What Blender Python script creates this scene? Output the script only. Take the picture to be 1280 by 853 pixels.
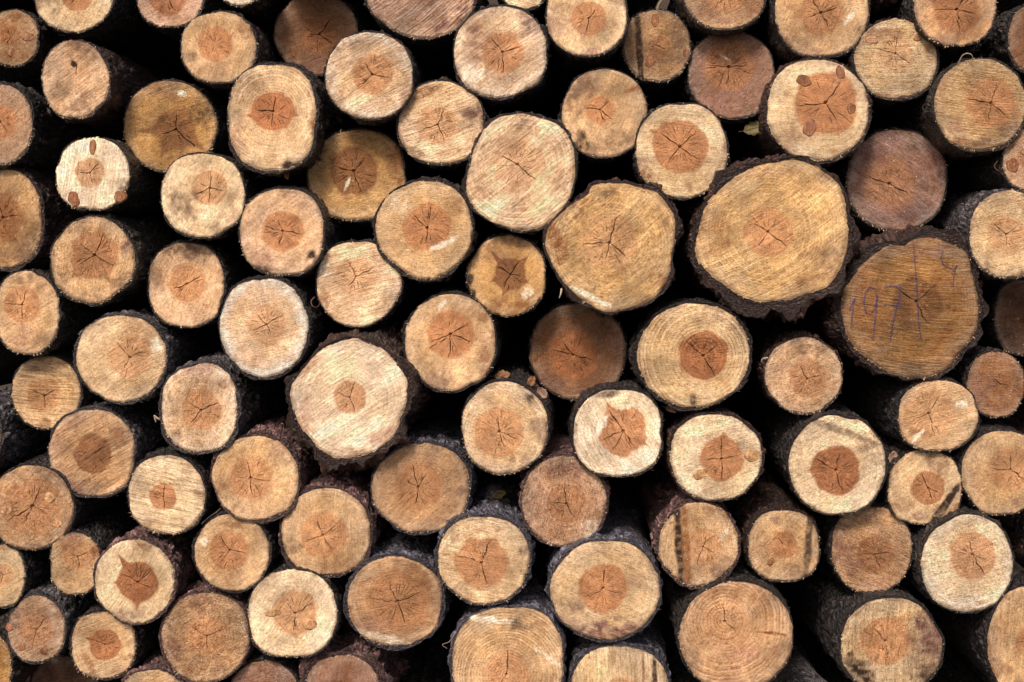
import bpy, math, random
import numpy as np
from mathutils import Matrix, Vector

# ------------------------------------------------------------------ clear
for o in list(bpy.data.objects):
    bpy.data.objects.remove(o)
scene = bpy.context.scene
COL = scene.collection
R = math.radians

# ------------------------------------------------------------------ camera
FPX = 1600.0                     # focal length in photograph pixels (1280 wide)
DIST = 2.6                       # camera to the mean plane of the log ends
CAM_H = 1.22
VPX, VPY = 700.0, 310.0          # where lines running straight back converge
YAW = math.atan((VPX - 640) / FPX)
PITCH = math.atan((426.5 - VPY) / FPX)
PX = DIST / FPX                  # one photograph pixel on the pile front, metres
cam_d = bpy.data.cameras.new('camera')
cam_d.sensor_width = 36.0
cam_d.lens = 36.0 * FPX / 1280.0
cam_d.clip_start = 0.05
cam_d.clip_end = 500.0
cam = bpy.data.objects.new('camera', cam_d)
COL.objects.link(cam)
cam.location = (0, -DIST, CAM_H)
cam.rotation_euler = (R(90) - PITCH, 0, YAW)
scene.camera = cam
scene.render.resolution_x, scene.render.resolution_y = 1024, 682

# ------------------------------------------------------------------ light
SUN_EL, SUN_AZ = R(43), R(-18)   # azimuth measured from straight behind the camera, negative = left
sx, sy, sz = math.sin(SUN_AZ) * math.cos(SUN_EL), -math.cos(SUN_AZ) * math.cos(SUN_EL), math.sin(SUN_EL)
world = bpy.data.worlds.new('World')
scene.world = world
world.use_nodes = True
wn = world.node_tree
bg = wn.nodes['Background']
sky = wn.nodes.new('ShaderNodeTexSky')
sky.sky_type = 'NISHITA'
sky.sun_disc = False
sky.sun_elevation = SUN_EL
sky.sun_rotation = math.atan2(sx, sy)
sky.air_density = 0.8
sky.dust_density = 5.0
sky.ozone_density = 0.6
wn.links.new(sky.outputs[0], bg.inputs[0])
bg.inputs[1].default_value = 0.06
sun_d = bpy.data.lights.new('sun', 'SUN')
sun_d.energy = 1.5
sun_d.angle = R(11)
sun_d.color = (1.0, 0.90, 0.78)
sun = bpy.data.objects.new('sun', sun_d)
COL.objects.link(sun)
sun.rotation_euler = Vector((sx, sy, sz)).to_track_quat('Z', 'Y').to_euler()
sun.location = (sx * 20, sy * 20, sz * 20)
vs = scene.view_settings
vs.view_transform = 'Standard'
vs.look = 'None'
vs.gamma = 1.0
vs.exposure = 1.15

# ------------------------------------------------------------------ helpers
def lin(c):
    c = np.asarray(c, float) / 255.0
    return np.where(c <= 0.04045, c / 12.92, ((c + 0.055) / 1.055) ** 2.4)

def _h2(i, j, s):
    n = (i.astype(np.int64) * 374761393 + j.astype(np.int64) * 668265263 + int(s) * 974634777) & 0xFFFFFFFF
    n = ((n ^ (n >> 13)) * 1274126177) & 0xFFFFFFFF
    n = n ^ (n >> 16)
    return (n & 0xFFFFFF) / float(0xFFFFFF)

def vn(x, y, s):
    x = np.asarray(x, float); y = np.asarray(y, float)
    i = np.floor(x); j = np.floor(y)
    fx = x - i; fy = y - j
    fx = fx * fx * (3 - 2 * fx); fy = fy * fy * (3 - 2 * fy)
    a = _h2(i, j, s); b = _h2(i + 1, j, s); c = _h2(i, j + 1, s); d = _h2(i + 1, j + 1, s)
    return (a * (1 - fx) + b * fx) * (1 - fy) + (c * (1 - fx) + d * fx) * fy

def fbm(x, y, s, o=4):
    t = 0; a = 0.5; n = 0
    for k in range(o):
        t = t + a * vn(np.asarray(x) * 2 ** k + 13.7 * k, np.asarray(y) * 2 ** k + 7.1 * k, s + k * 31)
        n += a; a *= 0.5
    return t / n                                    # 0..1

def sm(a, b, x):
    t = np.clip((x - a) / (b - a + 1e-9), 0, 1)
    return t * t * (3 - 2 * t)

def _h3(i, j, k, s):
    n = (i.astype(np.int64) * 374761393 + j.astype(np.int64) * 668265263 + k.astype(np.int64) * 2147483647 + int(s) * 974634777) & 0xFFFFFFFF
    n = ((n ^ (n >> 13)) * 1274126177) & 0xFFFFFFFF
    n = n ^ (n >> 16)
    return (n & 0xFFFF) / 65535.0, ((n >> 5) & 0xFFFF) / 65535.0, ((n >> 11) & 0xFFFF) / 65535.0

def worley(p, s):
    """F1, F2 and the id of the nearest cell for 3-D points p (n,3)"""
    b = np.floor(p)
    f1 = np.full(len(p), 9.0); f2 = np.full(len(p), 9.0); cid = np.zeros(len(p))
    for dx in (-1, 0, 1):
        for dy in (-1, 0, 1):
            for dz in (-1, 0, 1):
                c = b + np.array([dx, dy, dz])
                h = _h3(c[:, 0], c[:, 1], c[:, 2], s)
                q = c + np.stack(h, 1)
                d = np.sqrt(((q - p) ** 2).sum(1))
                near = d < f1
                f2 = np.where(near, f1, np.minimum(f2, d))
                cid = np.where(near, h[0], cid)
                f1 = np.where(near, d, f1)
    return f1, f2, cid

CAMP = np.array([0.0, -DIST, CAM_H])
CROT = np.array(Matrix.Rotation(YAW, 3, 'Z') @ Matrix.Rotation(R(90) - PITCH, 3, 'X'))

def rays(px, py):
    d = np.stack([np.asarray(px, float) - 640.0, 426.5 - np.asarray(py, float), np.full(np.shape(px), -FPX)], -1)
    return d @ CROT.T

def unproj(px, py, p0, n):
    """where the line of sight through photograph pixel (px,py) meets a real cut plane"""
    d = rays(px, py)
    t = ((p0 - CAMP) @ n) / (d @ n)
    return CAMP + d * t[..., None]

def mesh_obj(name, verts, faces, mat, parent=None, attrs=None, base=None, smooth=False):
    me = bpy.data.meshes.new(name)
    v = np.asarray(verts, float)
    if base is not None:
        v = v - base
    me.from_pydata(v.tolist(), [], faces if isinstance(faces, list) else faces.tolist())
    if attrs:
        for an, (ty, arr) in attrs.items():
            at = me.attributes.new(an, ty, 'POINT')
            key = 'color' if ty == 'FLOAT_COLOR' else 'vector'
            at.data.foreach_set(key, np.ascontiguousarray(arr, dtype=np.float32).ravel())
    if smooth:
        me.polygons.foreach_set('use_smooth', [True] * len(me.polygons))
    me.materials.append(mat)
    me.update()
    o = bpy.data.objects.new(name, me)
    COL.objects.link(o)
    if parent is not None:
        o.parent = parent
    return o

def empty(name, loc):
    o = bpy.data.objects.new(name, None)
    o.location = loc
    o.empty_display_size = 0.05
    COL.objects.link(o)
    return o

# ------------------------------------------------------------------ materials
def new_mat(name):
    m = bpy.data.materials.new(name)
    m.use_nodes = True
    nt = m.node_tree
    return m, nt, nt.nodes['Principled BSDF']

class NB:
    def __init__(self, nt): self.nt = nt
    def n(self, t, **kw):
        nd = self.nt.nodes.new(t)
        for k, v in kw.items(): setattr(nd, k, v)
        return nd
    def put(self, sock, v):
        if isinstance(v, bpy.types.NodeSocket): self.nt.links.new(v, sock)
        elif v is not None: sock.default_value = v
    def attr(self, name, out='Vector'):
        nd = self.n('ShaderNodeAttribute', attribute_name=name); return nd.outputs[out]
    def math(self, op, a, b=None, c=None, clamp=False):
        nd = self.n('ShaderNodeMath', operation=op, use_clamp=clamp)
        for s, v in zip(nd.inputs, (a, b, c)): self.put(s, v)
        return nd.outputs[0]
    def vmath(self, op, a, b=None):
        nd = self.n('ShaderNodeVectorMath', operation=op)
        for s, v in zip(nd.inputs, (a, b)): self.put(s, v)
        return nd.outputs[0]
    def noise(self, vec, scale, detail=3, rough=0.55, dim='3D'):
        nd = self.n('ShaderNodeTexNoise', noise_dimensions=dim)
        self.put(nd.inputs['Vector'], vec)
        nd.inputs['Scale'].default_value = scale
        nd.inputs['Detail'].default_value = detail
        nd.inputs['Roughness'].default_value = rough
        return nd.outputs[0]
    def rng(self, v, a, b, c=0.0, d=1.0):
        nd = self.n('ShaderNodeMapRange')
        for s, x in zip(nd.inputs, (v, a, b, c, d)): self.put(s, x)
        return nd.outputs[0]
    def mix(self, f, a, b, mode='MIX'):
        nd = self.n('ShaderNodeMix', data_type='RGBA', blend_type=mode)
        self.put(nd.inputs[0], f); self.put(nd.inputs[6], a); self.put(nd.inputs[7], b)
        return nd.outputs[2]
    def scalecol(self, col, f):
        nd = self.n('ShaderNodeVectorMath', operation='SCALE')
        self.put(nd.inputs[0], col); self.put(nd.inputs[3], f)
        return nd.outputs[0]
    def sep(self, v):
        nd = self.n('ShaderNodeSeparateXYZ'); self.put(nd.inputs[0], v); return nd.outputs

def wood_material():
    m, nt, bs = new_mat('sawn_pine_end_grain')
    b = NB(nt)
    col = b.attr('wood', 'Color')
    pco = b.attr('pco')            # position on the face in pixels-of-the-photo units, z = seed
    saw = b.attr('sawco')          # x along the saw stroke, y across it
    pol = b.attr('polar')          # x distance from pith in ring units, y,z = direction
    amt = b.sep(b.attr('amt'))     # x saw strength, y ring strength, z speck strength
    # saw strokes: long thin streaks
    s1 = b.noise(b.vmath('MULTIPLY', saw, (0.030, 0.42, 1.0)), 1.0, 3, 0.6)
    s2 = b.noise(b.vmath('MULTIPLY', saw, (0.055, 1.25, 1.0)), 1.0, 2, 0.6)
    sawf = b.math('ADD', b.rng(s1, 0.25, 0.75, -0.5, 0.5), b.rng(s2, 0.3, 0.7, -0.35, 0.35))
    sawm = b.math('MULTIPLY', sawf, amt[0])
    # growth rings, uneven spacing and strength
    warp = b.noise(pco, 0.05, 3, 0.6)
    ps = b.sep(pol)
    rr = b.math('ADD', ps[0], b.math('MULTIPLY', warp, 1.3))
    ringn = b.n('ShaderNodeTexNoise', noise_dimensions='1D')
    b.put(ringn.inputs['W'], rr)
    ringn.inputs['Scale'].default_value = 1.0
    ringn.inputs['Detail'].default_value = 2
    fr = b.math('FRACT', rr)
    late = b.math('POWER', fr, 4.0)
    ringf = b.math('ADD', b.math('MULTIPLY', late, -0.75), b.rng(ringn.outputs[0], 0.3, 0.7, -0.25, 0.25))
    ringm = b.math('MULTIPLY', b.math('MULTIPLY', ringf, amt[1]), b.rng(b.noise(pco, 0.035, 2), 0.35, 0.65, 0.25, 1.0))
    # rays
    comb = b.n('ShaderNodeCombineXYZ')
    b.put(comb.inputs[0], b.math('MULTIPLY', ps[1], 16.0)); b.put(comb.inputs[1], b.math('MULTIPLY', ps[2], 16.0)); b.put(comb.inputs[2], ps[0])
    ray = b.noise(comb.outputs[0], 0.9, 3, 0.6)
    raym = b.rng(ray, 0.3, 0.7, -0.17, 0.15)
    # grit: pores and fibre ends
    g1 = b.noise(pco, 0.62, 3, 0.7)
    g2 = b.noise(pco, 0.16, 4, 0.65)
    g3 = b.noise(b.vmath('MULTIPLY', saw, (0.35, 0.9, 1.0)), 1.0, 3, 0.7)
    grit = b.math('ADD', b.rng(g1, 0.25, 0.75, -0.34, 0.30), b.rng(g2, 0.25, 0.75, -0.30, 0.25))
    grit = b.math('ADD', grit, b.rng(g3, 0.25, 0.75, -0.28, 0.24))
    grit = b.math('MULTIPLY', grit, b.math('ADD', b.math('MULTIPLY', amt[2], 0.6), 0.5))
    tot = b.math('ADD', b.math('ADD', sawm, ringm), b.math('ADD', raym, grit))
    fac = b.math('MAXIMUM', b.math('ADD', tot, 1.0), 0.12)
    # exponent per channel: darker grain is redder
    fv = b.n('ShaderNodeCombineXYZ')
    for k_, e_ in enumerate((0.78, 1.05, 1.35)):
        b.put(fv.inputs[k_], b.math('POWER', fac, e_))
    c1 = b.vmath('MULTIPLY', col, fv.outputs[0])
    hue = b.noise(pco, 0.045, 3, 0.6)
    c1 = b.mix(b.rng(hue, 0.40, 0.72, 0.0, 0.30), c1, b.mix(1.0, c1, (1.03, 0.95, 0.86, 1), 'MULTIPLY'))
    # dark specks (dirt, pores torn by the saw) and pale torn fibres
    dk = b.noise(pco, 0.36, 4, 0.75)
    dk2 = b.noise(b.vmath('MULTIPLY', saw, (0.10, 0.55, 1.0)), 1.0, 4, 0.72)
    dkm = b.math('MAXIMUM', b.rng(dk, 0.60, 0.69), b.math('MULTIPLY', b.rng(dk2, 0.58, 0.70), 0.8))
    dkm = b.math('MULTIPLY', dkm, amt[2], clamp=True)
    c2 = b.mix(b.math('MULTIPLY', dkm, 0.75), c1, (0.055, 0.035, 0.022, 1))
    vor = b.n('ShaderNodeTexVoronoi')
    b.put(vor.inputs['Vector'], pco); vor.inputs['Scale'].default_value = 0.17
    wsp = b.math('MULTIPLY', b.rng(vor.outputs['Distance'], 0.16, 0.07), b.rng(b.noise(pco, 0.03, 2), 0.50, 0.62))
    fl = b.noise(b.vmath('MULTIPLY', saw, (0.12, 0.8, 1.0)), 1.0, 3, 0.7)
    wsp = b.math('MAXIMUM', wsp, b.math('MULTIPLY', b.rng(fl, 0.64, 0.74), 0.7))
    wsp = b.math('MULTIPLY', wsp, b.math('MULTIPLY', amt[2], 0.8), clamp=True)
    c3 = b.mix(wsp, c2, (0.78, 0.68, 0.54, 1))
    b.put(bs.inputs['Base Color'], c3)
    bs.inputs['Roughness'].default_value = 0.78
    bs.inputs['Specular IOR Level'].default_value = 0.25
    h = b.math('ADD', b.math('MULTIPLY', sawm, 1.3), b.math('ADD', b.math('MULTIPLY', grit, 1.2), b.math('MULTIPLY', ringm, 0.8)))
    bp = b.n('ShaderNodeBump')
    bp.inputs['Strength'].default_value = 0.8
    bp.inputs['Distance'].default_value = 0.003
    b.put(bp.inputs['Height'], h)
    b.put(bs.inputs['Normal'], bp.outputs[0])
    return m

def bark_material():
    m, nt, bs = new_mat('pine_bark')
    b = NB(nt)
    col = b.attr('tint', 'Color')
    pco = b.attr('pco')
    st = b.vmath('MULTIPLY', pco, (1, 0.45, 1))
    g1 = b.noise(st, 0.22, 5, 0.7)
    g2 = b.noise(st, 0.9, 3, 0.7)
    f = b.math('ADD', b.rng(g1, 0.32, 0.68, 0.08, 1.25), b.rng(g2, 0.3, 0.7, -0.4, 0.4))
    c = b.scalecol(col, b.math('MAXIMUM', f, 0.06))
    g4 = b.noise(st, 0.21, 4, 0.68)
    sky_glint = b.rng(g4, 0.53, 0.60)  # pale spots painted as lilac sky highlights on the bark scales
    c = b.mix(b.math('MULTIPLY', sky_glint, 0.5), c, b.mix(1.0, b.vmath('ADD', col, (0.022, 0.018, 0.019)), (2.3, 2.25, 2.35, 1), 'MULTIPLY'))
    b.put(bs.inputs['Base Color'], c)
    b.put(bs.inputs['Roughness'], b.rng(g1, 0.3, 0.7, 0.32, 0.62))
    bs.inputs['Specular IOR Level'].default_value = 0.8
    vor = b.n('ShaderNodeTexVoronoi', feature='DISTANCE_TO_EDGE')
    b.put(vor.inputs['Vector'], b.vmath('ADD', st, b.vmath('MULTIPLY', b.n('ShaderNodeTexNoise').outputs[1], (0, 0, 0))))
    vor.inputs['Scale'].default_value = 0.14
    h = b.math('ADD', b.math('MULTIPLY', g1, 1.2), b.math('MULTIPLY', b.rng(vor.outputs[0], 0.0, 0.25), 0.8))
    h = b.math('ADD', h, b.math('ADD', b.math('MULTIPLY', g2, 0.5), b.math('MULTIPLY', g4, 1.0)))
    bp = b.n('ShaderNodeBump')
    bp.inputs['Strength'].default_value = 1.0
    bp.inputs['Distance'].default_value = 0.011
    b.put(bp.inputs['Height'], h)
    b.put(bs.inputs['Normal'], bp.outputs[0])
    return m

def plain_material(name, rgb, rough=0.8, var=0.35, scale=60, transl=0.0):
    m, nt, bs = new_mat(name)
    b = NB(nt)
    tc = b.n('ShaderNodeTexCoord').outputs['Object']
    g = b.noise(tc, scale, 4, 0.65)
    c = lin(rgb)
    b.put(bs.inputs['Base Color'], b.scalecol((c[0], c[1], c[2]), b.rng(g, 0.25, 0.75, 1 - var, 1 + var)))
    bs.inputs['Roughness'].default_value = rough
    bp = b.n('ShaderNodeBump'); bp.inputs['Strength'].default_value = 0.4; bp.inputs['Distance'].default_value = 0.002
    b.put(bp.inputs['Height'], g); b.put(bs.inputs['Normal'], bp.outputs[0])
    return m

def ink_material():
    m, nt, bs = new_mat('blue_wax_crayon')
    b = NB(nt)
    tc = b.n('ShaderNodeTexCoord').outputs['Object']
    c = lin((58, 54, 104))
    bs.inputs['Base Color'].default_value = (c[0], c[1], c[2], 1)
    bs.inputs['Roughness'].default_value = 0.6
    tr = b.n('ShaderNodeBsdfTransparent')
    mx = b.n('ShaderNodeMixShader')
    b.put(mx.inputs[0], b.rng(b.noise(tc, 420, 3, 0.7), 0.40, 0.60, 0.05, 0.80))
    nt.links.new(tr.outputs[0], mx.inputs[1]); nt.links.new(bs.outputs[0], mx.inputs[2])
    nt.links.new(mx.outputs[0], nt.nodes['Material Output'].inputs[0])
    return m

WOOD = wood_material()
BARK = bark_material()
INK = ink_material()
SPLINT = plain_material('torn_pale_fibre', (214, 190, 160), 0.8, 0.4, 300)
SHRED = plain_material('torn_bark_fibre', (92, 62, 50), 0.75, 0.5, 200)
LEAF = plain_material('dry_leaf_brown', (120, 78, 48), 0.7, 0.4, 90)
LEAF2 = plain_material('dry_leaf_pinkish', (138, 106, 88), 0.7, 0.4, 90)
LEAF3 = plain_material('dry_leaf_olive', (96, 84, 46), 0.7, 0.4, 90)
STRAND = plain_material('pale_bast_strand', (176, 158, 138), 0.7, 0.3, 200)
SOIL = plain_material('dark_forest_soil', (58, 47, 38), 0.95, 0.5, 9)

# ------------------------------------------------------------------ the ground, with an added unseen bank behind the pile to keep gaps dark
gx = np.concatenate([np.linspace(-60, -4, 9), np.linspace(-3.5, 3.5, 29), np.linspace(4, 60, 9)])
gyv = np.concatenate([np.linspace(-60, -4, 9), np.linspace(-3.4, 6, 38), np.linspace(7, 60, 8)])
GX, GY = np.meshgrid(gx, gyv)
GZ = sm(1.95, 2.5, GY) * 3.4 + (fbm(GX * 1.3, GY * 1.3, 5, 4) - 0.55) * 0.10 * sm(0.05, -1.0, GY * np.where(GY < 1, 1, -1)) - 0.012
gv = np.stack([GX, GY, GZ], -1).reshape(-1, 3)
nxg = len(gx)
gf = [(j * nxg + i, j * nxg + i + 1, (j + 1) * nxg + i + 1, (j + 1) * nxg + i) for j in range(len(gyv) - 1) for i in range(nxg - 1)]
ground = mesh_obj('ground', gv, gf, SOIL, smooth=True)
ground['kind'] = 'structure'
ground['label'] = 'dark forest soil under the log pile with an added light-blocking bank behind'

# ------------------------------------------------------------------ colours (as they look in even light; D also takes in shade on set-back logs)
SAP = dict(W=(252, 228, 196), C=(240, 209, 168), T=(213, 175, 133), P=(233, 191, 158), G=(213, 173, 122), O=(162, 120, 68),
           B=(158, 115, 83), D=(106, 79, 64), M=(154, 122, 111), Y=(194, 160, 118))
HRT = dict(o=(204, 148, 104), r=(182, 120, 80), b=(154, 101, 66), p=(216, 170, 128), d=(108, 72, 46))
def sapcol(k): return np.mean([lin(SAP[c]) for c in k], 0)
def hrtcol(k): return np.mean([lin(HRT[c]) for c in k], 0)

LOGS = []
def L(cx, cy, rx, ry, hx, hy, hr, sap, heart, label, **k):
    LOGS.append(dict(cx=cx, cy=cy, rx=rx, ry=ry, hx=hx, hy=hy, hr=hr, sap=sap, heart=heart, label=label, **k))

# cx cy rx ry | heart x y r | sapwood, heartwood | label | t bark px, dep protrusion cm, saw (angle, strength), ring, spk, st stains and a few painted shade patches, kn knots, sp spikes
L(16, 47, 32, 35, 14, 46, 12, 'YB', 'b', 'small dirty log end with two reddish knots at the upper left edge', hs=.5, saw=(45, .25), kn=[(36, 47, 9, 5, 20), (14, 66, 6, 4, 60)], st=[(5, 44, 16, 18, 0, 'br', .6)], dep=-3)
L(92, -10, 50, 50, 97, -6, 20, 'C', 'or', 'cream log end cut by the top edge, above the small dirty log at left', t=2, dep=1, saw=(60, .2), hs=.9)
L(212, -8, 42, 42, 210, -4, 23, 'MP', 'rb', 'rosy brown log end cut by the top edge, left of the round tan log', dep=-1, hs=.8, spk=.7)
L(300, -22, 29, 29, 300, -22, 11, 'W', 'o', 'sliver of a cream log end just entering the top edge', dep=1)
L(273, 59, 47.5, 46, 269, 55, 22, 'T', 'or', 'tan log end with round brown heart and white speck at its pith', t=2, dep=2, saw=(70, .2), hs=.9, sh=.1, nc=(0, 7))
L(93.5, 99.5, 43, 49, 95, 95, 17, 'TP', 'p', 'oval tan log end with diagonal saw marks and a dark split, side bark showing', rot=-12, t=2, dep=6, saw=(40, .42), hs=.25, sh=.5, nc=(1, 2), ca=[85], btint='r', st=[(92, 80, 4, 6, 30, 'dk', .9)])
L(212, 158, 58, 57, 220, 162, 25, 'OOG', 'bd', 'olive ochre log end with star-shaped dark heart below the oval tan log', br=1.1, dep=-2, t=1.5, saw=(15, .2), hs=.75, sh=.2, sp=[(183, .9, 9), (325, .9, 12), (240, .4, 14), (70, .25, 14)], nc=(3, 10), spk=.9, st=[(252, 142, 22, 18, -30, 'dk', .55), (226, 117, 7, 4, -10, 'wh', .8)])
L(-3, 156, 44, 52, 0, 152, 21, 'TM', 'or', 'tan log end cut by the left edge with silvery bark behind', t=3, dep=2, saw=(55, .25), spk=.8)
L(115, 219, 46, 47, 112, 216, 18, 'W', 'op', 'angular creamy white log end with three rim knots', t=1.5, dep=5, saw=(75, .35), irr=.07, kn=[(116, 184, 5, 11, 0), (92, 249, 8, 11, 25), (150, 246, 9, 8, 60)], st=[(158, 240, 10, 22, -20, 'gr', .6)], nc=(3, 8), btint='g')
L(254, 245, 52.5, 52, 262, 235, 22, 'C', 'op', 'cream log end with grey mottled stain on its lower left', dep=4, t=2, saw=(60, .25), st=[(230, 260, 28, 24, 40, 'gr', .6)], nc=(4, 5))
L(8, 273, 47, 61, 4, 272, 26, 'OT', 'b', 'olive brown log end with flaky dark bark at the left edge', t=5, dep=0, hs=.55, sh=.4, spk=1., st=[(6, 275, 24, 36, 0, 'br', .55), (22, 315, 34, 14, 8, 'gr', .4)], btint='r')
L(115, 325, 53, 55, 118, 319, 30, 'T', 'ob', 'tan log end with brown cross-cracked heart and mossy bark to its right', t=3, dep=5, saw=(80, .2), sp=[(75, .35, 9), (225, .3, 10), (300, .3, 8)], nc=(4, 8), spk=.8, st=[(158, 305, 8, 16, -20, 'pu', .7)], btint='g')
L(232.5, 356, 47.5, 52, 234, 355, 24, 'PT', 'o', 'pinkish tan log end darkened along its top rim, beside the white-rimmed log', t=2, dep=1, saw=(70, .2), sh=.25, st=[(230, 312, 46, 15, -5, 'gr', .8), (192, 340, 12, 26, 0, 'gr', .4)], nc=(2, 9))
L(34, 391, 40, 52, 27, 381, 23, 'T', 'o', 'tan log end with off-centre heart near the left edge', t=2.5, dep=4, hs=.9, st=[(28, 420, 22, 14, 20, 'pk', .45)], nc=(3, 8))
L(341, 147, 55, 65, 341, 139, 25, 'CT', 'r', 'squarish cream log end with sharp russet heart crossed by cracks', t=4, dep=6, sq=2.7, ring=.55, saw=(80, .12), hs=1, sh=.06, ca=[82, 175, 268, 5], sp=[(190, .3, 7), (350, .25, 7)], nc=(4, 7), st=[(296, 175, 12, 30, 15, 'pk', .4), (360, 203, 14, 10, 10, 'dk', .8), (393, 150, 7, 30, 0, 'br', .5)])
L(395, 43, 52, 53, 399, 43, 22, 'BD', 'b', 'dark shaded brown log end set back below the top edge', dep=-10, hs=.5, ring=.2, nc=(3, 6), spk=.5)  # dark sapwood colour also holds the shade of its recess
L(461, 94, 55, 54, 465, 93, 25, 'PC', 'o', 'cream log end with whitish left rim in front of the dark shaded log', dep=7, t=2, saw=(35, .4), wr=.5, sh=.15, nc=(3, 8), st=[(510, 105, 10, 26, 0, 'br', .4), (440, 55, 30, 9, 20, 'gr', .45)])
L(551, 154.5, 54, 52, 547, 156, 25, 'CP', 'op', 'cream log end with brownish streaks above its faint heart', dep=5, t=2.5, saw=(15, .4), hs=.75, sh=.2, st=[(530, 116, 28, 8, 20, 'br', .55), (590, 150, 9, 20, 0, 'gr', .4), (520, 190, 16, 6, -25, 'gr', .5)], nc=(3, 12))
L(626, 65, 58, 57, 628, 65, 26, 'PC', 'or', 'pinkish cream log end with mauve stained rims at top centre', dep=5, t=3, saw=(40, .4), wr=.35, hs=.8, sh=.2, nc=(3, 6), st=[(595, 60, 16, 40, 0, 'pu', .45), (662, 30, 22, 22, 30, 'pu', .5), (590, 95, 20, 14, 30, 'wh', .6)])
L(526, -16, 72, 64, 528, -20, 22, 'MP', 'b', 'large streaky mauve brown log end cut by the top edge', dep=3, t=3, saw=(40, .75), hs=.2, sh=.6, nc=(0, 3), irr=.05, st=[(560, 30, 30, 16, 30, 'pu', .6), (470, 10, 14, 24, 0, 'pu', .4)])
L(447, 220, 63, 57, 442, 214, 30, 'OG', 'bd', 'olive log end with dark brown heart and a pale scratch', br=1.12, dep=-1, t=2, hs=.85, sh=.12, saw=(20, .15), nc=(3, 9), st=[(434, 231, 3, 10, -28, 'wh', 1.), (392, 196, 18, 4, -25, 'dk', .6), (500, 200, 20, 40, 0, 'br', .5)], spk=.8)  # broad br patch at right paints in shade from neighbouring logs
L(655, -20, 31, 31, 655, -22, 12, 'C', 'o', 'sliver of a pale log end touching the top edge at centre', dep=2)
L(733, 18, 51, 53, 736, 23, 22, 'CT', 'or', 'smooth cream tan log end with small brown heart meeting the top edge', dep=4, t=1.5, saw=(60, .2), nc=(2, 5), sh=.12)
L(821, 57, 43, 45, 824, 58, 14, 'YB', 'b', 'dirty tan log end with dark vertical groove and two oval knots', dep=-3, t=1.5, hs=.3, sh=.6, nc=(2, 2), spk=1., st=[(799, 60, 5, 60, 4, 'dk', .95), (846, 40, 16, 22, 20, 'gr', .55), (850, 62, 12, 22, 0, 'gr', .5)], kn=[(819, 26, 5, 10, 0), (812, 77, 6, 9, -15), (857, 66, 4, 6, 0)])
L(755, 142, 53, 54.5, 750, 137, 18, 'T', 'or', 'tan log end with small round heart and grey stains along its left', dep=3, t=1.5, saw=(60, .2), nc=(4, 4), sh=.1, ca=[40, 170, 320, 285], st=[(718, 118, 16, 12, 30, 'gr', .6), (728, 178, 22, 12, -50, 'dk', .65), (792, 112, 16, 4, 20, 'br', .6)])
L(853, 188, 58, 60.5, 850, 184, 34, 'C', 'or', 'cream log end with wide pinkish heart left of the biggest log', dep=4, t=2.5, saw=(0, .15), hs=.95, sh=.08, nc=(4, 14), sp=[(150, .25, 8)], st=[(808, 215, 14, 20, 20, 'br', .5)])
L(905, -14, 55, 51, 906, -14, 28, 'TB', 'o', 'brownish log end cut by the top edge, above the mauve-rimmed log', dep=2, t=2, hs=.5, sh=.35, st=[(880, 15, 20, 16, 0, 'pu', .4)])
L(914, 94, 54, 55, 911, 84, 31, 'MBM', 'ob', 'brown log end with mauve rim and a dark curved crack', dep=-4, t=1.5, hs=.7, sh=.25, ring=.2, ca=[8, 175, 265], nc=(3, 14), spk=.9, st=[(914, 46, 34, 7, 0, 'gr', .5), (905, 136, 40, 16, 0, 'pk', .45), (908, 73, 8, 2, -30, 'wh', .7)])
BIG29 = [(869, 318), (870, 300), (873, 285), (883, 256), (903, 234), (930, 214), (956, 204), (975, 201), (1005, 201), (1029, 213), (1046, 227), (1053, 240), (1058, 258), (1060, 285), (1060, 310), (1053, 331), (1040, 353), (1021, 364), (994, 373), (967, 378), (938, 375), (911, 361), (890, 345), (875, 331)]
L(964, 289, 96, 89, 960, 290, 30, 'G', 'o', 'biggest golden log end with ragged thick bark, right of centre', poly=BIG29, t=13, dep=8, saw=(32, .35), sh=.12, nc=(5, 6), ca=[150, 55, 325, 235], st=[(895, 290, 26, 34, 0, 'br', .35), (1030, 345, 34, 22, 30, 'br', .3)], btint='r', flk=14)
L(1027, 14, 58, 57, 1026, 16, 27, 'T', 'ob', 'tan log end with oval cracked heart meeting the top edge at right', dep=4, t=2, saw=(60, .15), hs=.75, sh=.2, nc=(4, 8), st=[(1062, 22, 4, 14, -35, 'wh', .6), (990, 10, 14, 14, 0, 'br', .35)])
L(1120, 74, 53, 50.5, 1119, 67, 22, 'YC', 'p', 'pale straw log end with faint heart and ragged top rim', dep=3, t=3, saw=(5, .3), hs=.7, sh=.3, nc=(3, 8), klight=True, kn=[(1089, 50, 9, 7, -20), (1148, 47, 8, 5, 30)], spk=.9, st=[(1105, 42, 40, 9, 0, 'br', .4), (1160, 60, 8, 24, 0, 'br', .4)])
L(1194, 5, 51, 52, 1196, 12, 29, 'TB', 'b', 'brown tan log end with wide dark heart cut by the top edge, second from right', dep=5, t=1.5, hs=.7, sh=.15, nc=(4, 9), ring=.15)
L(1022, 138, 63.5, 63, 1032, 129, 37, 'C', 'or', 'cream log end with big squarish orange heart and four knots', dep=5, t=4, saw=(0, .12), hs=1, sh=.05, hsq=3.2, nc=(2, 6), ca=[55, 185, 300], kn=[(1005, 101, 11, 8, -10), (1050, 91, 6, 10, 10), (1064, 136, 6, 8, 0), (1012, 160, 9, 13, -25)], st=[(985, 170, 20, 26, 30, 'br', .3)], btint='r')
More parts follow.
